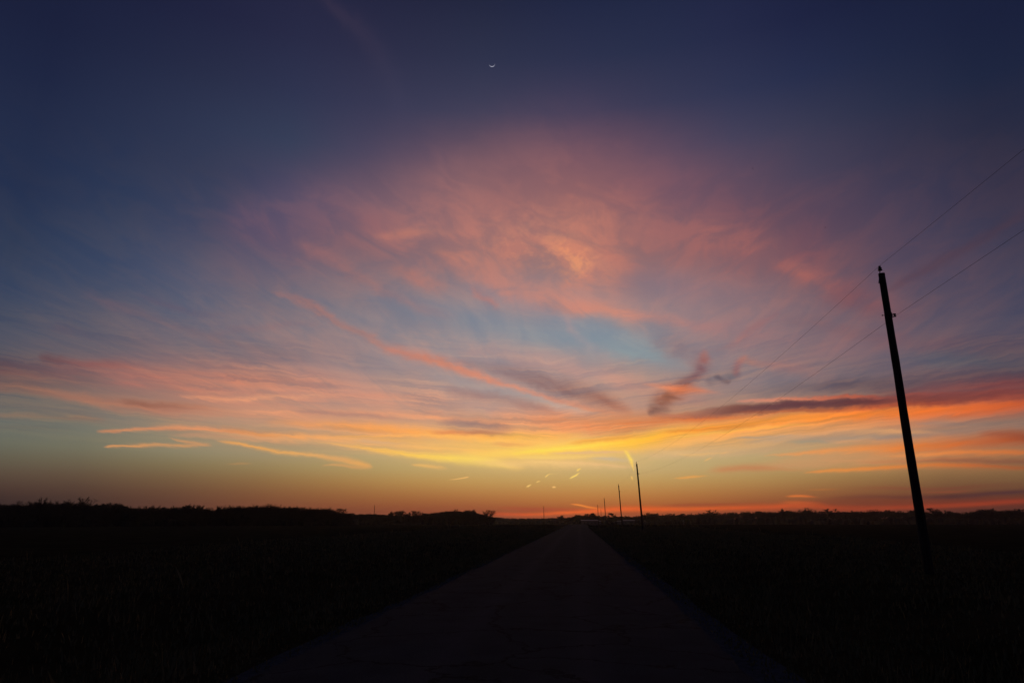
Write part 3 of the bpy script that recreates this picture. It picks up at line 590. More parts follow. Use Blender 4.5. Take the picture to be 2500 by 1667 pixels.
# the dome: cells of sky, each with only the clouds that cross it
AZB = [-180, -120, -70, -48] + list(range(-42, 49, 6)) + [54, 75, 120, 180]
ELB = [-4, 0, 1.5, 3, 5, 7, 9, 12, 15, 19, 23, 28, 34, 42, 60, 90]
DOME_R = 24000.0


def sky_material(keep, tag):   # tag: whether the grain of the sheets reaches this cell
    global N, L
    m = bpy.data.materials.new('evening_sky')
    m.use_nodes = True
    N, L = m.node_tree.nodes, m.node_tree.links
    N.clear()
    geo = node('ShaderNodeNewGeometry')
    d = use_group(G_DIR, [geo.outputs['Position']])
    col = use_group(G_AIR, d[:2])[0]
    if keep or tag:
        fb = use_group(G_FIB, d)
        ch = {'a': fb[2], 'b': fb[3], 'p': fb[4], 'l': fb[5]}
        for t, fib, still, _ in keep:
            a_, e_ = (d[0], d[1]) if still else (fb[0], fb[1])
            col = use_group(t, [a_, e_, ch[fib], col])[0]
        col = use_group(G_GRAIN, [fb[0], fb[1], fb[2], fb[3], col])[0]
    em = node('ShaderNodeEmission')
    L.new(col, em.inputs[0])
    out = node('ShaderNodeOutputMaterial')
    L.new(em.outputs[0], out.inputs[0])
    m.cycles.emission_sampling = 'NONE'
    return m


def make_sky():
    verts, faces, mats, midx, keyed = [], [], [], [], {}
    vid = {}

    def vert(a, e):
        k = (round(a * 4), round(e * 4))
        if k not in vid:
            vid[k] = len(verts)
            verts.append((DOME_R * math.sin(R(a)) * math.cos(R(e)), DOME_R * math.cos(R(a)) * math.cos(R(e)), DOME_R * math.sin(R(e))))
        return vid[k]
    for i in range(len(AZB) - 1):
        for j in range(len(ELB) - 1):
            a0, a1, e0, e1 = AZB[i], AZB[i + 1], ELB[j], ELB[j + 1]
            keep = []
            for b in BANDS:
                for (a, e) in b[3]:
                    me = 0.0 if b[2] else 0.12 + 0.055 * min(max(e, 0), 30)
                    ma = 0.25 if b[2] else 0.45
                    if a0 - ma <= a <= a1 + ma and e0 - me <= e <= e1 + me:
                        keep.append(b)
                        break
            grain = e0 < 34 and a1 > -70 and a0 < 75 and e1 > 3
            key = tuple(id(b[0]) for b in keep) + (grain,)
            if key not in keyed:
                keyed[key] = len(mats)
                mats.append(sky_material(keep, grain))
            na, ne = max(1, round((a1 - a0) / 3)), max(1, round((e1 - e0) / 3))
            for p in range(na):
                for q in range(ne):
                    x0, x1 = a0 + (a1-a0)*p/na, a0 + (a1-a0)*(p+1)/na
                    y0, y1 = e0 + (e1-e0)*q/ne, e0 + (e1-e0)*(q+1)/ne
                    x0r, x1r = (-180 if x0 == 180 else x0), (-180 if x1 == 180 else x1)
                    f = [vert(x0, y0), vert(x0, y1), vert(x1, y1), vert(x1, y0)]
                    if y1 == 90:
                        f = [vert(x0, y0), vert(0, 90), vert(x1, y0)]
                    faces.append(f)
                    midx.append(keyed[key])
    me = bpy.data.meshes.new('sky')
    me.from_pydata(verts, [], faces)
    for m in mats:
        me.materials.append(m)
    me.polygons.foreach_set('material_index', midx)
    o = bpy.data.objects.new('sky', me)
    COL.objects.link(o)
    o['kind'] = 'structure'
    return o


make_sky()
print('sky cells', len(BANDS))

# ================================================================== helpers
def at(x, y, d):
    """point at distance d (m) in the direction of a point of the photograph"""
    a, b, c = px_dir(x, y)
    h = math.hypot(a, b)
    return Vector((a / h * d, b / h * d, EYE + c / h * d))


def sstep(a, b, v):
    t = min(max((v - a) / (b - a), 0.0), 1.0)
    return t * t * (3 - 2 * t)


ROAD_K, ROAD_X0 = 0.0952, -0.80            # the road runs a little to the right of the view


def road_c(x, y):
    return (x - (ROAD_X0 + ROAD_K * y)) / math.sqrt(1 + ROAD_K ** 2)


def ground_z(x, y):
    """lie of the land: level to a low crest, then a shallow dip; ditches beside the road"""
    z = -1.5 * sstep(225, 400, y)
    z += 3.0 * sstep(-12, -75, y) if y < -12 else 0.0
    c = abs(road_c(x, y))
    if c > 2.9:
        far = sstep(2.9, 30, c)
        z += -0.38 * sstep(3.3, 5.6, c) * (1 - sstep(6.4, 9.5, c)) - 0.10 * sstep(7, 12, c)
        z += far * (mnoise.noise(Vector((x * .045, y * .045, 3.1))) * .22 + mnoise.noise(Vector((x * .25, y * .25, 7.7))) * .05)
    return z


def material(name, build, rough=0.9, spec=0.2):
    m = bpy.data.materials.new(name)
    m.use_nodes = True
    nt = m.node_tree
    b = nt.nodes['Principled BSDF']
    b.inputs['Roughness'].default_value = rough
    b.inputs['Specular IOR Level'].default_value = spec
    build(nt, b)
    return m


def mottled(c1, c2, scale=1.0, detail=6, bump=0.0, bscale=None, stretch=(1, 1, 1), obj=True):
    def f(nt, b):
        n, l = nt.nodes, nt.links
        t = n.new('ShaderNodeTexCoord'); mp = n.new('ShaderNodeMapping')
        mp.inputs['Scale'].default_value = stretch
        l.new(t.outputs['Object'], mp.inputs[0])
        no = n.new('ShaderNodeTexNoise'); no.inputs['Scale'].default_value = scale; no.inputs['Detail'].default_value = detail
        no.inputs['Roughness'].default_value = 0.65
        l.new(mp.outputs[0], no.inputs['Vector'])
        cr = n.new('ShaderNodeValToRGB')
        cr.color_ramp.elements[0].position = .35; cr.color_ramp.elements[1].position = .68
        cr.color_ramp.elements[0].color = (*c1, 1); cr.color_ramp.elements[1].color = (*c2, 1)
        l.new(no.outputs[0], cr.inputs[0]); l.new(cr.outputs[0], b.inputs['Base Color'])
        if bump:
            n2 = n.new('ShaderNodeTexNoise'); n2.inputs['Scale'].default_value = bscale or scale * 4; n2.inputs['Detail'].default_value = 4
            l.new(mp.outputs[0], n2.inputs['Vector'])
            bp = n.new('ShaderNodeBump'); bp.inputs['Strength'].default_value = bump; bp.inputs['Distance'].default_value = .02
            l.new(n2.outputs[0], bp.inputs['Height']); l.new(bp.outputs[0], b.inputs['Normal'])
    return f


M_FIELD = material('dry_winter_field', mottled((.024, .022, .010), (.066, .052, .023), .35, 9, .6, 6.0), 1.0, .0)
M_GRASS = material('dry_verge_grass', mottled((.14, .125, .05), (.32, .25, .11), .8, 5), .9, .02)
M_SHOULDER = material('road_gravel', mottled((.045, .052, .056), (.105, .116, .125), 9.0, 8, .8, 60.0), .95, .0)
M_BARK = material('weathered_bark', mottled((.028, .022, .017), (.060, .048, .038), 3.0, 5, .5, 12.0), .9, .1)
M_TWIG = material('bare_twigs', mottled((.026, .021, .018), (.050, .040, .032), 1.0, 3), .9, .1)
M_NEEDLE = material('dark_evergreen_foliage', mottled((.012, .020, .010), (.035, .050, .022), 2.0, 4), .8, .15)
M_BRUSH = material('leafless_brush', mottled((.012, .010, .009), (.024, .020, .016), .8, 6, .8, 3.0), .95, .05)
M_POLE = material('creosoted_pole_wood', mottled((.030, .022, .017), (.085, .064, .048), 6.0, 8, .5, 40.0, (4, 4, .25)), .85, .15)
M_PORC = material('brown_glazed_porcelain', mottled((.040, .022, .014), (.060, .032, .020), 3.0, 2), .25, .5)
M_STEEL = material('galvanised_steel', mottled((.18, .18, .18), (.30, .30, .30), 20.0, 3), .5, .5)
M_WIRE = material('weathered_aluminium_wire', mottled((.06, .06, .06), (.10, .10, .10), 2.0, 2), .6, .4)
M_WHITE = material('pale_painted_metal_wall', mottled((.09, .09, .095), (.13, .13, .135), .6, 6, .2, 5.0), .6, .3)
M_ROOF = material('dull_metal_roof', mottled((.12, .12, .13), (.18, .18, .18), .5, 5), .5, .4)
M_DARK = material('dark_opening', mottled((.05, .05, .05), (.07, .07, .07), 1.0, 2), .8, .2)
M_BIRD = material('dark_plumage', mottled((.015, .015, .016), (.03, .03, .032), 5.0, 2), .8, .2)


def road_nodes(nt, b):
    n, l = nt.nodes, nt.links

    def mth(op, a, c, d=None):
        q = n.new('ShaderNodeMath'); q.operation = op
        for i, v in enumerate((a, c, d)):
            if v is None:
                continue
            if isinstance(v, (int, float)):
                q.inputs[i].default_value = v
            else:
                l.new(v, q.inputs[i])
        return q.outputs[0]
    uv = n.new('ShaderNodeUVMap'); uv.uv_map = 'road'
    sp = n.new('ShaderNodeSeparateXYZ'); l.new(uv.outputs[0], sp.inputs[0])
    tc_ = n.new('ShaderNodeTexCoord')
    wob = n.new('ShaderNodeTexNoise'); wob.inputs['Scale'].default_value = .12; l.new(tc_.outputs['Object'], wob.inputs['Vector'])
    c = mth('ABSOLUTE', mth('ADD', sp.outputs[0], mth('MULTIPLY', mth('SUBTRACT', wob.outputs[0], .5), .5)), 0.0)
    trk = mth('MAXIMUM', mth('SUBTRACT', 1.0, mth('MULTIPLY', mth('ABSOLUTE', mth('SUBTRACT', c, .85), 0), 2.6)), 0.0)
    n1 = n.new('ShaderNodeTexNoise'); n1.inputs['Scale'].default_value = 1.1; n1.inputs['Detail'].default_value = 9; n1.inputs['Roughness'].default_value = .7
    l.new(tc_.outputs['Object'], n1.inputs['Vector'])
    vo = n.new('ShaderNodeTexVoronoi'); vo.inputs['Scale'].default_value = 75; l.new(tc_.outputs['Object'], vo.inputs['Vector'])
    cr = n.new('ShaderNodeValToRGB')
    cr.color_ramp.elements[0].position = .3; cr.color_ramp.elements[0].color = (.032, .037, .041, 1)
    cr.color_ramp.elements[1].position = .75; cr.color_ramp.elements[1].color = (.068, .079, .086, 1)
    l.new(mth('ADD', mth('MULTIPLY', n1.outputs[0], .75), mth('MULTIPLY', vo.outputs['Distance'], .35)), cr.inputs[0])
    mx = n.new('ShaderNodeMixRGB'); l.new(mth('MULTIPLY', trk, .5), mx.inputs[0]); l.new(cr.outputs[0], mx.inputs[1])
    mx.inputs[2].default_value = (.092, .098, .102, 1)
    # cracks sealed with tar
    ck = n.new('ShaderNodeTexVoronoi'); ck.feature = 'DISTANCE_TO_EDGE'; ck.inputs['Scale'].default_value = .55
    wv = n.new('ShaderNodeVectorMath'); wv.operation = 'ADD'
    l.new(tc_.outputs['Object'], wv.inputs[0]); l.new(n1.outputs['Color'], wv.inputs[1]); l.new(wv.outputs[0], ck.inputs['Vector'])
    crk = mth('LESS_THAN', ck.outputs['Distance'], .012)
    m2 = n.new('ShaderNodeMixRGB'); l.new(mth('MULTIPLY', crk, .8), m2.inputs[0]); l.new(mx.outputs[0], m2.inputs[1]); m2.inputs[2].default_value = (.018, .018, .018, 1)
    l.new(m2.outputs[0], b.inputs['Base Color'])
    bp = n.new('ShaderNodeBump'); bp.inputs['Strength'].default_value = .8; bp.inputs['Distance'].default_value = .012
    l.new(mth('ADD', vo.outputs['Distance'], n1.outputs[0]), bp.inputs['Height']); l.new(bp.outputs[0], b.inputs['Normal'])


M_ROAD = material('worn_chip_seal', road_nodes, .95, .015)


def mesh_obj(name, verts, faces, mat, parent=None, smooth=False):
    me = bpy.data.meshes.new(name)
    if isinstance(verts, np.ndarray):
        nf, k = faces.shape
        me.vertices.add(len(verts)); me.vertices.foreach_set('co', verts.astype(np.float32).ravel())
        me.loops.add(nf * k); me.loops.foreach_set('vertex_index', faces.astype(np.int32).ravel())
        me.polygons.add(nf); me.polygons.foreach_set('loop_start', np.arange(0, nf * k, k, dtype=np.int32))
        me.polygons.foreach_set('loop_total', np.full(nf, k, dtype=np.int32))
        me.update(calc_edges=True)
    else:
        me.from_pydata(verts, [], faces)
    if smooth:
        me.polygons.foreach_set('use_smooth', [True] * len(me.polygons))
    me.materials.append(mat)
    o = bpy.data.objects.new(name, me)
    COL.objects.link(o)
    if parent:
        o.parent = parent
    return o


def tag(o, label=None, cat=None, group=None, kind=None):
    if label: o['label'] = label
    if cat: o['category'] = cat
    if group: o['group'] = group
    if kind: o['kind'] = kind
    return o


def empty(name, loc):
    o = bpy.data.objects.new(name, None)
    o.location = loc
    o.empty_display_size = .2
    COL.objects.link(o)
    return o


# ================================================================== land and road
def make_land():
    cs = [0, 1.5, 2.6, 3.1, 3.6, 4.2, 4.8, 5.4, 6.0, 6.8, 7.8, 9, 11, 14, 18, 23, 30, 40, 55, 75, 100, 140, 190, 260, 350, 480, 700, 1100, 2000, 4500, 10000, 16500]
    cs = sorted(set([-c for c in cs] + cs))
    ss = [-16500, -8000, -3000, -1200, -500, -250, -150, -110] + list(range(-90, 0, 6)) + list(range(0, 60, 2)) + list(range(60, 130, 5)) + list(range(130, 420, 12)) + [440, 480, 530, 600, 700, 850, 1100, 1500, 2200, 3500, 6000, 10000, 16500]
    verts, faces = [], []
    for s in ss:
        for c in cs:
            x, y = ROAD_X0 + ROAD_K * s + c, s
            verts.append((x, y, ground_z(x, y)))
    w = len(cs)
    for i in range(len(ss) - 1):
        for j in range(w - 1):
            a = i * w + j
            faces.append((a, a + 1, a + w + 1, a + w))
    o = mesh_obj('field', verts, faces, M_FIELD, smooth=True)
    o['kind'] = 'structure'


def strip(name, c0, c1, lift, mat, ragged, cols):
    ss = [-90 + 3 * i for i in range(30)] + [i for i in range(0, 60)] + list(range(60, 430, 4))
    verts, faces, uvs = [], [], []
    for s in ss:
        r0 = ragged * mnoise.noise(Vector((s * .9, c0 * 3, 0))) + ragged * .6 * mnoise.noise(Vector((s * .2, c0 * 3, 5)))
        r1 = ragged * mnoise.noise(Vector((s * .9, c1 * 3, 9))) + ragged * .6 * mnoise.noise(Vector((s * .2, c1 * 3, 4)))
        for k in range(cols):
            c = c0 + (c1 - c0) * k / (cols - 1) + (r0 if k == 0 else 0) + (r1 if k == cols - 1 else 0)
            x, y = ROAD_X0 + ROAD_K * s + c, s
            crown = .05 * max(0.0, 1 - (c / 2.9) ** 2)
            verts.append((x, y, ground_z(x, y) + lift + crown))
            uvs.append((c, s))
    for i in range(len(ss) - 1):
        for k in range(cols - 1):
            a = i * cols + k
            faces.append((a, a + 1, a + cols + 1, a + cols))
    o = mesh_obj(name, verts, faces, mat, smooth=True)
    uv = o.data.uv_layers.new(name='road')
    for lp in o.data.loops:
        uv.data[lp.index].uv = uvs[lp.vertex_index]
    o['kind'] = 'structure'
    return o


make_land()
strip('gravel_shoulder', -2.9, -2.2, .005, M_SHOULDER, .14, 7)
strip('gravel_shoulder', 2.1, 3.05, .005, M_SHOULDER, .14, 7)
strip('road', -2.6, 2.6, .012, M_ROAD, .16, 9)


def make_grass():
    """blades and seed stalks on the verges, thinning with distance"""
    n = 120000
    s = 2.5 + 150 * rng.random(n) ** 1.9
    side = np.where(rng.random(n) < .5, -1.0, 1.0)
    c = side * (2.7 + 22 * rng.random(n) ** 1.7)
    tuft = rng.random(n)
    s += .12 * rng.standard_normal(n); c += .05 * rng.standard_normal(n)
    x = ROAD_X0 + ROAD_K * s + c; y = s
    patch = np.array([mnoise.noise(Vector((a * .55, b * .55, 2.0))) for a, b in zip(x, y)])
    h = (.04 + .09 * rng.random(n)) * (1 + 1.2 * np.clip(patch + .1, 0, 1)) * np.clip((np.abs(c) - 2.3) / 1.8, .30, 1)
    tall = rng.random(n) < .03
    h = np.where(tall, h * 3.0, h)
    wdt = np.where(tall, .006, .010) * (1 + s / 18)
    h *= 1 + s / 160
    z = np.array([ground_z(a, b) for a, b in zip(x, y)])
    ang = rng.random(n) * 2 * math.pi
    ln = rng.random(n) * .55
    la = rng.random(n) * 2 * math.pi
    ux, uy = np.cos(ang) * wdt, np.sin(ang) * wdt
    tx, ty = np.cos(la) * ln * h, np.sin(la) * ln * h
    v = np.empty((n, 4, 3))
    v[:, 0] = np.stack([x - ux, y - uy, z - .01], 1)
    v[:, 1] = np.stack([x + ux, y + uy, z - .01], 1)
    v[:, 2] = np.stack([x + ux * .6 + tx * .4, y + uy * .6 + ty * .4, z + h * .6], 1)
    v[:, 3] = np.stack([x + tx, y + ty, z + h], 1)
    f0 = np.arange(n)[:, None] * 4
    f = np.concatenate([f0 + np.array([[0, 1, 2]]), f0 + np.array([[0, 2, 3]])])
    o = mesh_obj('grass', v.reshape(-1, 3), f, M_GRASS)
    tag(o, 'short dry grass covering both verges of the road', 'grass', kind='stuff')


make_grass()


# ================================================================== trees
def rot_about(v, axis, ang):
    return Matrix.Rotation(ang, 3, axis) @ v


def grow(seed, kind):
    """a leafless tree of height about 1: returns trunk segments and crown segments (p0, p1, r0, r1)"""
    rd = random.Random(seed)
    trunk, crown = [], []
    P = {'round': dict(fork=.26, spread=.62, depth=5, len0=.30, n=(2, 4), up=.16, r=.022),
         'tall':  dict(fork=.34, spread=.42, depth=5, len0=.27, n=(2, 3), up=.30, r=.020),
         'fan':   dict(fork=.14, spread=.55, depth=5, len0=.34, n=(3, 4), up=.22, r=.018),
         'shrub': dict(fork=.03, spread=.75, depth=5, len0=.36, n=(3, 4), up=.10, r=.013),
         'raggy': dict(fork=.22, spread=.85, depth=5, len0=.31, n=(2, 3), up=-.02, r=.020)}[kind]

    def seg(lst, p, d, ln, r0, r1, k):
        cur = p
        for i in range(k):
            d = (d + Vector((rd.gauss(0, .12), rd.gauss(0, .12), rd.gauss(0, .06)))).normalized()
            nx = cur + d * ln / k
            a = r0 + (r1 - r0) * i / k; b = r0 + (r1 - r0) * (i + 1) / k
            lst.append((cur, nx, a, b))
            cur = nx
        return cur, d

    def branch(p, d, ln, r, lev):
        end, d2 = seg(crown, p, d, ln, r, r * .6, 2 if lev > 1 else 1)
        if lev <= 0:
            return
        for i in range(rd.randint(*P['n'])):
            ax = Vector((rd.gauss(0, 1), rd.gauss(0, 1), rd.gauss(0, .4))).normalized()
            nd = rot_about(d2, ax, rd.uniform(.35, 1.25) * P['spread'] * 1.15)
            nd = (nd + Vector((0, 0, P['up']))).normalized()
            st = end if i < 2 else p + (end - p) * rd.uniform(.4, .9)
            branch(st, nd, ln * rd.uniform(.58, .82), max(r * .55, .0028), lev - 1)
    stems = {'fan': 3, 'shrub': 5}.get(kind, 1)
    for q in range(stems):
        lean = .06 if stems == 1 else .38
        d = Vector((rd.gauss(0, lean), rd.gauss(0, lean), 1)).normalized()
        if kind == 'raggy':
            d = Vector((.22, .05, 1)).normalized()
        end, d = seg(trunk, Vector((rd.gauss(0, .02) * (stems > 1), rd.gauss(0, .02) * (stems > 1), -.02)), d, P['fork'] + .02, P['r'], P['r'] * .75, 2)
        k = rd.randint(3, 4) if stems == 1 else rd.randint(1, 2)
        for i in range(k):
            th = 2 * math.pi * (i + rd.random() * .6) / k
            o = Vector((math.cos(th), math.sin(th), 0)) * P['spread'] * rd.uniform(.6, 1.3)
            nd = (d + o).normalized()
            branch(end, nd, P['len0'] * rd.uniform(.8, 1.1), P['r'] * .6, P['depth'] - 1)
        branch(end, d, P['len0'] * .9, P['r'] * .65, P['depth'] - 1)
    top = max(s[1].z for s in crown)
    k = 1.0 / top
    sc = lambda L_: [(a * k, b * k, r0 * k, r1 * k) for a, b, r0, r1 in L_]
    return sc(trunk), sc(crown)


def prisms(segs, fat=1.0, rmin=0.0):
    n = len(segs)
    p0 = np.array([s[0][:] for s in segs]); p1 = np.array([s[1][:] for s in segs])
    r0 = np.maximum(np.array([s[2] for s in segs]) * fat, rmin); r1 = np.maximum(np.array([s[3] for s in segs]) * fat, rmin)
    d = p1 - p0; d /= np.maximum(np.linalg.norm(d, axis=1, keepdims=True), 1e-9)
    ref = np.where(np.abs(d[:, 2:3]) < .9, np.array([[0, 0, 1.0]]), np.array([[1.0, 0, 0]]))
    u = np.cross(d, ref); u /= np.linalg.norm(u, axis=1, keepdims=True); w = np.cross(d, u)
    v = np.empty((n, 6, 3))
    for k in range(3):
        a = 2 * math.pi * k / 3
        off = u * math.cos(a) + w * math.sin(a)
        v[:, k] = p0 + off * r0[:, None]; v[:, 3 + k] = p1 + off * r1[:, None]
    f = []
    for k in range(3):
        j = (k + 1) % 3
        f += [[k, j, 3 + j], [k, 3 + j, 3 + k]]
    F = (np.arange(n)[:, None, None] * 6 + np.array(f)[None]).reshape(-1, 3)
    return v.reshape(-1, 3), F


def leaf_cloud(seed, n=900, cone=False):
    """clumps of small needle tufts for an evergreen of height 1"""
    r = np.random.default_rng(seed)
    cl = 26
    cz = .25 + .68 * r.random(cl) if not cone else .12 + .82 * r.random(cl)
    rad = (.30 * np.sqrt(np.clip(1 - ((cz - .55) / .5) ** 2, .05, 1))) if not cone else .30 * (1.02 - cz)
    th = r.random(cl) * 2 * math.pi
    q = np.sqrt(r.random(cl))
    cc = np.stack([np.cos(th) * rad * q, np.sin(th) * rad * q, cz], 1)
    k = r.integers(0, cl, n)
    p = cc[k] + r.standard_normal((n, 3)) * np.array([.05, .05, .035])
    a = r.standard_normal((n, 3)); a /= np.linalg.norm(a, axis=1, keepdims=True)
    b = np.cross(a, r.standard_normal((n, 3))); b /= np.linalg.norm(b, axis=1, keepdims=True)
    s = .022 + .02 * r.random((n, 1))
    v = np.stack([p - a * s, p + a * s, p + b * s * 1.3], 1).reshape(-1, 3)
    return v, np.arange(n * 3).reshape(-1, 3)


PROTO = {}
for kd, sd in (('round', 3), ('round', 8), ('tall', 5), ('tall', 14), ('fan', 6), ('shrub', 9), ('shrub', 21), ('raggy', 12)):
    t_, c_ = grow(sd, kd)
    PROTO.setdefault(kd, []).append((t_, c_))


def blob(seed, sub=2):
    bm = bmesh.new()
    bmesh.ops.create_icosphere(bm, subdivisions=sub, radius=1)
    for v in bm.verts:
        v.co *= 1 + .35 * mnoise.noise(v.co * 1.7 + Vector((seed * 3.1, 0, 0))) + .18 * mnoise.noise(v.co * 4 + Vector((0, seed, 0)))
    vs = np.array([v.co[:] for v in bm.verts]); fs = np.array([[v.index for v in f.verts] for f in bm.faces])
    bm.free()
    return vs, fs


BLOBS = [blob(i) for i in range(4)]
TREE_MESH = {}


def tree(x, top, d, kind, label, wide=1.0, name='bare_tree', turn=0.0):
    """a tree one can tell apart: trunk and crown, its top at that point of the photograph, d metres away"""
    p = at(x, top, d)
    g = ground_z(p.x, p.y)
    h = p.z - g
    root = empty(name, (p.x, p.y, g))
    root.rotation_euler.z = turn
    root.scale = (h * wide, h * wide, h)
    rm = .05 / h * (d / 300)
    if kind in ('evergreen', 'cedar'):
        tv, tf = prisms([(Vector((0, 0, -.02)), Vector((.01, 0, .3)), .03, .02), (Vector((.01, 0, .3)), Vector((0, 0, .8)), .02, .006)])
        mesh_obj('trunk', tv, tf, M_BARK, root)
        cv, cf = leaf_cloud(int(x), 1500, kind == 'cedar')
        mesh_obj('crown', cv, cf, M_NEEDLE, root)
    else:
        lst = PROTO[kind]
        t_, c_ = lst[int(x) % len(lst)]
        tv, tf = prisms(t_, 1.2)
        mesh_obj('trunk', tv, tf, M_BARK, root)
        cv, cf = prisms(c_, 1.1, rm)
        mesh_obj('crown', cv, cf, M_TWIG, root)
    tag(root, label, 'tree', 'trees that stand out along the horizon')
    return root


TOPLINE = [(-60,1234),(0,1232),(20,1229),(40,1230),(60,1231),(80,1226),(95,1222),(115,1222),(130,1231),(150,1228),(190,1224),(205,1229),(225,1229),(260,1229),(290,1229),(310,1232),(335,1238),(360,1235),(390,1234),(430,1237),(465,1233),(490,1234),(505,1239),(514,1243),(530,1238),(560,1234),(632,1234),(668,1233),(700,1236),(740,1237),(780,1238),(812,1242),(835,1250),(880,1254),(910,1253),(940,1255),(970,1257),(1020,1257),(1040,1253),(1060,1252),(1095,1246),(1140,1247),(1160,1252),(1180,1257),(1195,1261),(1250,1264.5),(1300,1264.5),(1345,1264),(1376,1263),(1383,1267.5),(1390,1263),(1402,1258),(1420,1256),(1460,1258),(1480,1258),(1510,1259),(1545,1260),(1585,1259),(1620,1256),(1650,1257),(1690,1253),(1720,1252),(1750,1251),(1800,1249),(1850,1248),(1890,1248),(1920,1245),(1990,1245),(2010,1249),(2040,1247),(2100,1247),(2150,1245),(2200,1245),(2245,1245),(2260,1250),(2300,1247),(2340,1250),(2400,1247),(2440,1245),(2470,1245),(2500,1246),(2580,1244)]
TX = [p[0] for p in TOPLINE]; TY = [p[1] for p in TOPLINE]


def woodland(x0, x1, step, d, rows, label, kinds, fuzz, rnd, fat=1.0):
    """a far wood or hedgerow that reads as one mass: trunks, twigs and brush joined"""
    V, F, n = [], [], 0
    V2, F2, n2 = [], [], 0
    for row in range(rows):
        x = x0
        while x < x1:
            x += step * rnd.uniform(.55, 1.45)
            dd = d * (1 + .05 * row) * rnd.uniform(.97, 1.03)
            y = float(np.interp(x, TX, TY)) + rnd.uniform(-1.0, 1.1) * fuzz + (2.0 * row if row else 0)
            p = at(x, y, dd)
            g = ground_z(p.x, p.y)
            h = max(p.z - g, 1.6)
            kd = rnd.choice(kinds)
            t_, c_ = rnd.choice(PROTO[kd])
            rm = fat * .050 / h * (dd / 300)
            cv, cf = prisms(t_ + c_, 1.0, rm) if False else CACHE(kd, t_, c_, rm)
            a = rnd.uniform(0, 6.28)
            wd = h * rnd.uniform(.85, 1.25)
            rot = np.array([[math.cos(a), -math.sin(a), 0], [math.sin(a), math.cos(a), 0], [0, 0, 1]])
            vv = (cv @ rot.T) * np.array([wd, wd, h]) + np.array([p.x, p.y, g])
            V.append(vv); F.append(cf + n); n += len(vv)
            # brush at the foot
            for q in range(2):
                bv, bf = BLOBS[rnd.randrange(4)]
                hh = h * rnd.uniform(.26, .56)
                ww = dd / 1720 * step * rnd.uniform(.8, 1.4)
                px_ = at(x + rnd.uniform(-.7, .7) * step, y, dd * rnd.uniform(.985, 1.015))
                gg = ground_z(px_.x, px_.y)
                vb = bv * np.array([ww, ww, hh]) + np.array([px_.x, px_.y, gg + hh * .1])
                V2.append(vb); F2.append(bf + n2); n2 += len(vb)
    nv = np.concatenate(V); nf = np.concatenate(F)
    bv = np.concatenate(V2); bf = np.concatenate(F2) + len(nv)
    o = mesh_obj('woodland', np.concatenate([nv, bv]), np.concatenate([nf, bf]), M_TWIG)
    o.data.materials.append(M_BRUSH)
    mi = np.zeros(len(nf) + len(bf), dtype=np.int32); mi[len(nf):] = 1
    o.data.polygons.foreach_set('material_index', mi)
    tag(o, label, 'woodland', kind='stuff')
    return o


_pc = {}


def CACHE(kd, t_, c_, rm):
    k = (id(t_), round(rm, 4))
    if k not in _pc:
        _pc[k] = prisms(t_ + c_, 1.0, rm)
    return _pc[k]


rw = random.Random(5)
woodland(-70, 845, 12, 205, 2, 'long scrubby hedgerow along the left horizon, ending left of the lone far pole', ['shrub', 'round', 'fan', 'shrub'], 3.4, rw, .8)
woodland(835, 1192, 6, 330, 2, 'low wood between the lone left pole and the round bare tree', ['round', 'fan', 'shrub'], 1.6, rw)
woodland(1190, 1392, 5, 620, 2, 'thin low line of trees left of where the road meets the horizon', ['round', 'shrub', 'fan'], .9, rw, .6)
woodland(1388, 1700, 6, 500, 2, 'dark wood behind the pale sheds and the row of small poles', ['round', 'tall', 'fan'], 2.6, rw, .7)
woodland(1690, 2590, 9, 520, 2, 'even leafless treeline running behind the large leaning pole', ['tall', 'round', 'fan', 'tall'], 3.2, rw, .7)

tree(38, 1221, 190, 'raggy', 'ragged leaning leafless tree at the far left edge of the horizon', 1.1)
tree(104, 1213, 185, 'round', 'dense dark tree, left of the tallest one in the left hedgerow', 1.0, turn=.5)
tree(172, 1211, 180, 'round', 'tallest and broadest tree of the left hedgerow', 1.35, turn=1.9)
tree(203, 1215, 188, 'raggy', 'thin tree throwing one bare limb out to the right of the tallest left tree', .9, turn=.2)
tree(287, 1225, 195, 'round', 'small rounded tree midway along the high part of the left hedgerow', 1.3, turn=2.4)
tree(467, 1229, 200, 'fan', 'small twiggy tree just left of the notch in the left hedgerow', 1.2)
tree(668, 1229, 205, 'tall', 'slender small tree poking out of the hedgerow left of centre', 1.2)
tree(811, 1238, 215, 'fan', 'bushy little tree where the left hedgerow drops down', 1.4)
tree(990, 1244, 330, 'fan', 'isolated feathery crown right of the lone left pole', 1.5)
tree(1042, 1250, 330, 'shrub', 'low domed thicket tree left of the middle clump', 1.6)
tree(1100, 1242, 325, 'round', 'highest tree in the middle clump left of the road', 1.4, turn=1.0)
tree(1168, 1242, 315, 'fan', 'round bare fan-shaped tree at the right end of the middle clump', 1.35, turn=.8)
tree(1370, 1257, 560, 'round', 'small tree on the left side of the gap where the road vanishes', 1.5)
tree(1443, 1251, 470, 'evergreen', 'dark rounded evergreen rising behind the long pale shed', 1.6, 'evergreen_tree')
tree(1493, 1252, 470, 'evergreen', 'dark ball-shaped evergreen between two of the small poles', 1.2, 'evergreen_tree')
tree(1578, 1250, 450, 'round', 'wide bare tree just right of the second largest pole', 1.4)
tree(1613, 1251, 470, 'fan', 'airy bare tree left of the small evergreen on the right', 1.6)
tree(1668, 1253, 440, 'evergreen', 'small dark evergreen above the distant yard light', 1.0, 'evergreen_tree')
tree(1739, 1243, 480, 'round', 'round-topped bare tree standing above the right treeline', 1.3, turn=.7)
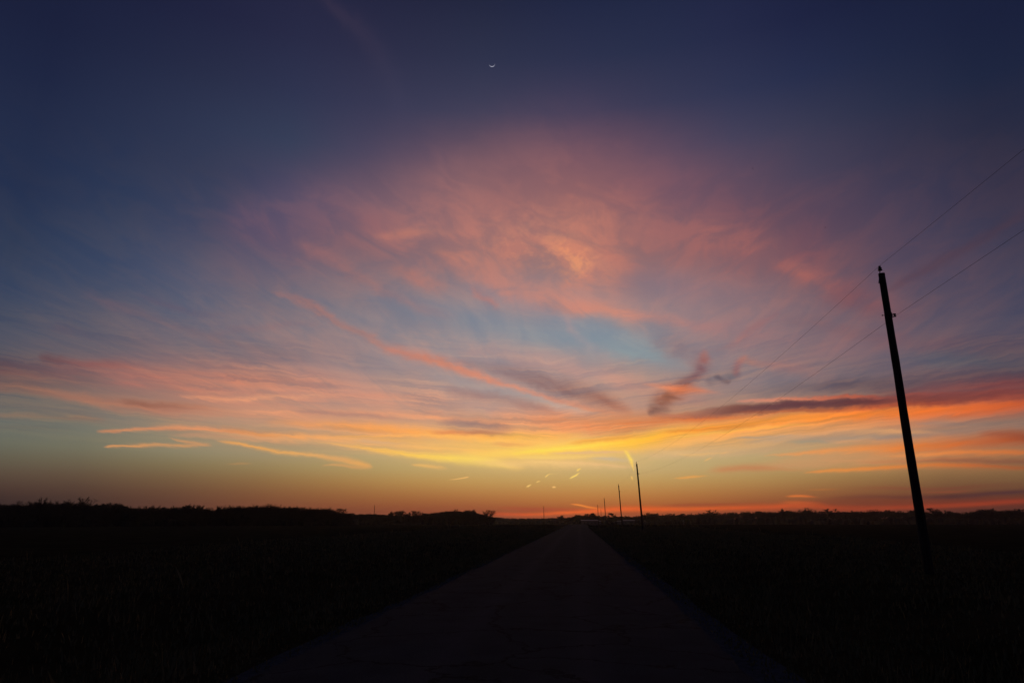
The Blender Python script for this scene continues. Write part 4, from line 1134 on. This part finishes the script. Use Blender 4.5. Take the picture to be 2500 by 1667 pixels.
tree(1915, 1240, 500, 'tall', 'left one of the tall pair in the right treeline', 1.2, turn=1.2)
tree(1962, 1239, 500, 'tall', 'upright bare tree in the highest part of the right treeline', 1.2, turn=2.2)
tree(2027, 1240, 495, 'round', 'bare rounded tree past the dip in the right treeline', 1.5, turn=.4)
tree(2287, 1238, 480, 'round', 'round bare tree just right of the large leaning pole', 1.5, turn=1.7)
tree(2441, 1239, 490, 'fan', 'broad bare tree near the right edge of the horizon', 1.7)


# ================================================================== utility poles and wires
def lathe(profile, n=14):
    verts, faces = [], []
    for r, z in profile:
        for k in range(n):
            a = 2 * math.pi * k / n
            verts.append((r * math.cos(a), r * math.sin(a), z))
    for i in range(len(profile) - 1):
        for k in range(n):
            j = (k + 1) % n
            faces.append((i * n + k, i * n + j, (i + 1) * n + j, (i + 1) * n + k))
    faces.append(tuple(reversed(range(n))))
    faces.append(tuple(range((len(profile) - 1) * n, len(profile) * n)))
    return verts, faces


def tilt_y(vf, x, y, z):
    """lay a lathed piece along the x axis"""
    v, f = vf
    return [(c + x, b + y, -a + z) for a, b, c in v], f


def boxes(lst):
    verts, faces = [], []
    for (x0, x1, y0, y1, z0, z1) in lst:
        b = len(verts)
        verts += [(x0, y0, z0), (x1, y0, z0), (x1, y1, z0), (x0, y1, z0), (x0, y0, z1), (x1, y0, z1), (x1, y1, z1), (x0, y1, z1)]
        faces += [(b, b+3, b+2, b+1), (b+4, b+5, b+6, b+7), (b, b+1, b+5, b+4), (b+1, b+2, b+6, b+5), (b+2, b+3, b+7, b+6), (b+3, b, b+4, b+7)]
    return verts, faces


POLE_H = 10.25                       # top of the wood above ground; the insulator stands above it
NEUTRAL_DOWN = 1.55


def make_pole():
    root = empty('utility_pole', (0, 0, 0))
    prof = []
    for i in range(25):
        t = i / 24
        z = -.4 + (POLE_H + .4) * t
        prof.append((.158 - .048 * t + .0025 * math.sin(i * 2.3), z))
    prof += [(.112, POLE_H + .015), (.06, POLE_H + .028)]
    v, f = lathe(prof, 16)
    v = [(x * (1 + .03 * mnoise.noise(Vector((x * 6, y * 6, z * .7)))) + .012 * mnoise.noise(Vector((0, 3, z * .35))), y * (1 + .03 * mnoise.noise(Vector((x * 6, y * 6, z * .7 + 9)))), z) for x, y, z in v]
    mesh_obj('pole_shaft', v, f, M_POLE, root, smooth=False)
    # pole-top pin on its strap
    v, f = lathe([(.018, POLE_H - .35), (.018, POLE_H + .16), (.024, POLE_H + .165), (.024, POLE_H + .19)], 8)
    v = [(x - .118 * (1 - sstep(POLE_H - .02, POLE_H + .1, z)) - .03, y, z) for x, y, z in v]
    mesh_obj('insulator_pin', v, f, M_STEEL, root)
    v, f = lathe([(.035, POLE_H + .13), (.072, POLE_H + .135), (.078, POLE_H + .165), (.048, POLE_H + .180), (.046, POLE_H + .20), (.066, POLE_H + .205), (.066, POLE_H + .235), (.036, POLE_H + .25), (.034, POLE_H + .27), (.046, POLE_H + .28), (.044, POLE_H + .30), (.02, POLE_H + .31)], 14)
    v = [(x - .03, y, z) for x, y, z in v]
    mesh_obj('insulator', v, f, M_PORC, root, smooth=False)
    z = POLE_H - NEUTRAL_DOWN
    v, f = boxes([(.12, .135, -.035, .035, z - .09, z + .09), (.12, .27, -.02, .02, z - .062, z - .052), (.12, .27, -.02, .02, z + .052, z + .062)])
    mesh_obj('clevis_bracket', v, f, M_STEEL, root)
    v, f = lathe([(.014, z - .05), (.046, z - .048), (.046, z - .022), (.028, z - .008), (.028, z + .008), (.046, z + .022), (.046, z + .048), (.014, z + .05)], 12)
    v = [(x + .235, y, zz) for x, y, zz in v]
    mesh_obj('spool_insulator', v, f, M_PORC, root)
    v, f = tilt_y(lathe([(.024, -.215), (.024, -.196), (.011, -.194), (.011, .15), (.02, .152), (.02, .17)], 6), 0, 0, z)
    mesh_obj('through_bolt', v, f, M_STEEL, root)
    v, f = boxes([(-.006, .006, -.176, -.166, 0, 2.6)])
    v, f = lathe([(.005, 0.05), (.005, POLE_H - .3)], 5)
    v = [(x + .02, y - (.176 - .052 * zz / POLE_H), zz) for x, y, zz in v]
    mesh_obj('ground_wire', v, f, M_WIRE, root)
    return root


def copy_tree(o, parent=None):
    c = o.copy()
    COL.objects.link(c)
    if parent:
        c.parent = parent
    for ch in [k for k in bpy.data.objects if k.parent == o]:
        copy_tree(ch, c)
    return c


def pole_distance(x, top, h):
    d = 5.0
    while d < 900:
        p = at(x, top, d)
        if p.z - ground_z(p.x, p.y) >= h:
            return d
        d += .25
    return d


# insulator tops as they stand in the photograph, and how far each pole leans to the left
SPEC = [(2149, 648, .014, 'largest pole, close by on the right, leaning a little left'),
        (1554, 1127, .050, 'second nearest pole, right of the road, clear against the yellow glow'),
        (1510, 1181, .052, 'third pole from the right, a short step left of the second nearest'),
        (1475, 1214.5, .042, 'fourth pole of the row, small and dark above the far sheds'),
        (1459, 1231, .02, 'fifth and tiny pole of the row, over the long pale shed'),
        (1467, 1243, .015, 'tiniest pole on the horizon, between the fourth and fifth')]
proto = make_pole()
POLES = []
for i, (x, top, lean, label) in enumerate(SPEC):
    o = proto if i == 0 else copy_tree(proto)
    hh = (POLE_H + .31) * math.cos(lean)
    d = pole_distance(x, top, hh)
    p = at(x, top, d)
    g = ground_z(p.x, p.y)
    o.location = (p.x + (POLE_H + .31) * math.sin(lean), p.y, ground_z(p.x, p.y))
    o.rotation_euler = (0, -lean, 0)
    tag(o, label, 'utility pole', 'utility poles along the right side of the road')
    POLES.append(o)
    print('pole', round(d, 1), [round(q, 2) for q in o.location])
for x, top, h, label in ((915, 1231.5, 9.0, 'lone thin pole far off on the left, above the low trees'),
                         (1328, 1234, 9.0, 'lone thin pole just left of where the road vanishes')):
    o = copy_tree(proto)
    sc = h / POLE_H
    d = pole_distance(x, top, h + .28)
    p = at(x, top, d)
    o.location = (p.x, p.y, ground_z(p.x, p.y))
    o.scale = (sc, sc, sc)
    tag(o, label, 'utility pole', 'far poles left of the road')
    print('far pole', d)
# the next pole of the row, behind the camera, which carries the near wires
rear = copy_tree(proto)
a, b = POLES[0].location, POLES[1].location
q = a + (a - b)
rear.location = (q.x, q.y, ground_z(q.x, q.y))
rear.rotation_euler = (0, 0, 0)
tag(rear, 'pole behind the viewer that carries the wires on past the near one', 'utility pole', 'utility poles along the right side of the road')
bpy.context.view_layer.update()


def wire(name, local, sags, label, r=.0042):
    pts = [o.matrix_world @ Vector(local) for o in [rear] + POLES[:5]]
    path = []
    for i in range(len(pts) - 1):
        n = 60 if i < 2 else 16
        for k in range(n + (i == len(pts) - 2)):
            t = k / n
            p = pts[i].lerp(pts[i + 1], t)
            p.z -= 4 * sags[i] * t * (1 - t)
            path.append(p)
    verts, faces = [], []
    for i, p in enumerate(path):
        dd = (path[min(i + 1, len(path) - 1)] - path[max(i - 1, 0)]).normalized()
        u = dd.cross(Vector((0, 0, 1))).normalized(); w = u.cross(dd)
        for k in range(5):
            an = 2 * math.pi * k / 5
            verts.append(p + (u * math.cos(an) + w * math.sin(an)) * r)
    for i in range(len(path) - 1):
        for k in range(5):
            j = (k + 1) % 5
            faces.append((i*5+k, i*5+j, (i+1)*5+j, (i+1)*5+k))
    o = mesh_obj(name, [v[:] for v in verts], faces, M_WIRE)
    tag(o, label, 'wire', 'wires strung along the pole row')


wire('overhead_wire', (-.03, 0, POLE_H + .315), [.8, 1.1, .9, .9, .9], 'upper thin wire over the tops of the poles, up to the right edge')
wire('overhead_wire', (.29, 0, POLE_H - NEUTRAL_DOWN), [.25, 1.1, .9, .9, .9], 'lower thin wire on the brackets on the right sides of the poles')


# ================================================================== sheds on the horizon
def shed(x0, x1, top, d, depth, label, doors, name='shed'):
    a, b = at(x0, top, d), at(x1, top, d)
    mid = (a + b) / 2
    g = ground_z(mid.x, mid.y)
    h = mid.z - g
    ln = (b - a).length
    root = empty(name, (mid.x, mid.y, g))
    root.rotation_euler.z = math.atan2(b.y - a.y, b.x - a.x)
    eave = h * .86
    mesh_obj('wall', *boxes([(-ln/2, ln/2, 0, depth, -.3, eave)]), M_WHITE, root)
    o_ = .25
    v = [(-ln/2-o_, -o_, eave + .003), (ln/2+o_, -o_, eave + .003), (ln/2+o_, depth+o_, eave + .003), (-ln/2-o_, depth+o_, eave + .003), (-ln/2-o_, depth/2, h), (ln/2+o_, depth/2, h)]
    f = [(0, 1, 5, 4), (3, 4, 5, 2), (0, 4, 3), (1, 2, 5), (0, 3, 2, 1)]
    mesh_obj('roof', v, f, M_ROOF, root)
    for q in doors:
        mesh_obj('door', *boxes([(q*ln-.5, q*ln+.5, -.03, .0, 0, 2.0)]), M_DARK, root)
    for q in (-.3, .12, .34):
        if ln > 5:
            mesh_obj('window', *boxes([(q*ln-.45, q*ln+.45, -.03, .0, 1.0, 1.7)]), M_DARK, root)
    tag(root, label, 'shed', 'pale sheds on the horizon')
    return root


shed(1419, 1460, 1268.6, 425, 5, 'longest pale shed, low on the horizon just right of the road', [-.1])
shed(1463, 1467, 1270.5, 425, 2.5, 'tiny pale hut at the right end of the longest shed', [])
shed(1507, 1518, 1270.8, 440, 2.6, 'small pale shed left of the third pole', [])
shed(1522, 1549, 1268.8, 440, 5, 'pale shed directly right of the third pole', [.2])


# ================================================================== yard light, moon, birds
def emit_mat(name, col, st):
    m = bpy.data.materials.new(name)
    m.use_nodes = True
    nt = m.node_tree
    nt.nodes.clear()
    e = nt.nodes.new('ShaderNodeEmission'); e.inputs[0].default_value = (*col, 1); e.inputs[1].default_value = st
    o = nt.nodes.new('ShaderNodeOutputMaterial'); nt.links.new(e.outputs[0], o.inputs[0])
    return m


p = at(1668, 1270, 420)
g = ground_z(p.x, p.y)
yl = empty('yard_light', (p.x, p.y, g))
mesh_obj('post', *lathe([(.05, -.2), (.035, p.z - g)], 8), M_STEEL, yl)
mesh_obj('lamp_arm', *boxes([(-.02, .02, -.35, 0, p.z - g - .05, p.z - g)]), M_STEEL, yl)
v, f = lathe([(.04, .0), (.12, .04), (.15, .12), (.10, .2), (.03, .24)], 10)
mesh_obj('lamp', [(x, y - .35, z + p.z - g - .29) for x, y, z in v], f, emit_mat('dim_white_lamp', (.8, .85, 1), .25), yl)
tag(yl, 'tiny dim white light below the treeline, right of the sheds', 'yard light')


def make_moon():
    D, rad = 20000.0, 20000.0 * math.tan(R(.250))
    a, b, c = px_dir(1201, 155.3)
    n = Vector((a, b, c)).normalized()
    right = n.cross(Vector((0, 0, 1))).normalized()
    upv = right.cross(n)
    roll = R(6.0)
    e1 = right * math.cos(roll) + upv * math.sin(roll)
    e2 = upv * math.cos(roll) - right * math.sin(roll)
    ctr = Vector((0, 0, EYE)) + n * D
    # lit sliver of the sphere, horns up: between the limb and the terminator, closed at the back
    verts, faces = [], []
    K, Q = 40, 6
    for i in range(K + 1):
        lo = math.pi + math.pi * i / K            # along the lower limb, horn to horn
        for j in range(Q + 1):
            ph = R(-4 + 36 * j / Q)               # from just behind the limb to the terminator
            x = math.cos(lo)
            y = math.sin(lo) * math.cos(ph)
            z = -abs(math.sin(lo)) * math.sin(ph)
            verts.append(ctr + (e1 * x + e2 * y + n * z) * rad)
    for i in range(K):
        for j in range(Q):
            q = i * (Q + 1) + j
            faces.append((q, q + 1, q + Q + 2, q + Q + 1))
    o = mesh_obj('moon', [v[:] for v in verts], faces, emit_mat('sunlit_moon', lin((190, 190, 208)), 1.0), smooth=True)
    o.data.materials[0].cycles.emission_sampling = 'NONE'
    tag(o, 'thin white crescent moon lying on its back high in the dark sky', 'moon')


make_moon()


def bird(x, y, d, turn, label):
    p = at(x, y, d)
    root = empty('bird', p)
    root.rotation_euler = (R(8), R(6), turn)
    v, f = lathe([(.004, -.16), (.022, -.12), (.036, -.04), (.034, .04), (.020, .10), (.022, .13), (.010, .17), (.003, .20)], 8)
    mesh_obj('body', [(a_, c_, b_) for a_, b_, c_ in v], f, M_BIRD, root)
    for sgn in (-1, 1):
        v = []
        for zt in (0, .008):
            v += [(sgn * .02, .06, .02 + zt), (sgn * .02, -.06, .02 + zt), (sgn * .17, .10, .10 + zt), (sgn * .16, -.03, .09 + zt), (sgn * .36, -.02, .06 + zt), (sgn * .33, -.07, .06 + zt)]
        f = [(0, 2, 3, 1), (2, 4, 5, 3), (6, 7, 9, 8), (8, 9, 11, 10), (0, 6, 8, 2), (2, 8, 10, 4), (1, 3, 9, 7), (3, 5, 11, 9), (4, 10, 11, 5), (0, 1, 7, 6)]
        mesh_obj('wing', v, f, M_BIRD, root)
    v, f = boxes([(-.03, .03, -.26, -.13, -.003, .003)])
    mesh_obj('tail', v, f, M_BIRD, root)
    tag(root, label, 'bird', 'birds high in the evening sky')


bird(1484, 305.5, 260, .4, 'tiny dark bird highest in the sky, right of the moon')
bird(1838, 411.5, 260, 1.2, 'tiny dark bird above the pink cloud, between the other two')
bird(2015, 555.5, 270, 2.0, 'tiny dark bird nearest to the top of the large pole')


# ================================================================== evening haze
def make_haze():
    v, f = boxes([(-1500, 1500, -200, 2600, -5.5, 14.0)])
    m = bpy.data.materials.new('thin_evening_haze')
    m.use_nodes = True
    nt = m.node_tree
    nt.nodes.clear()
    pv = nt.nodes.new('ShaderNodeVolumePrincipled')
    pv.inputs['Color'].default_value = (.9, .88, .86, 1)
    pv.inputs['Density'].default_value = HAZE
    pv.inputs['Anisotropy'].default_value = .75
    o = nt.nodes.new('ShaderNodeOutputMaterial')
    nt.links.new(pv.outputs[0], o.inputs['Volume'])
    h = mesh_obj('haze', v, f, m)
    tag(h, kind='stuff')


HAZE = .00015
make_haze()
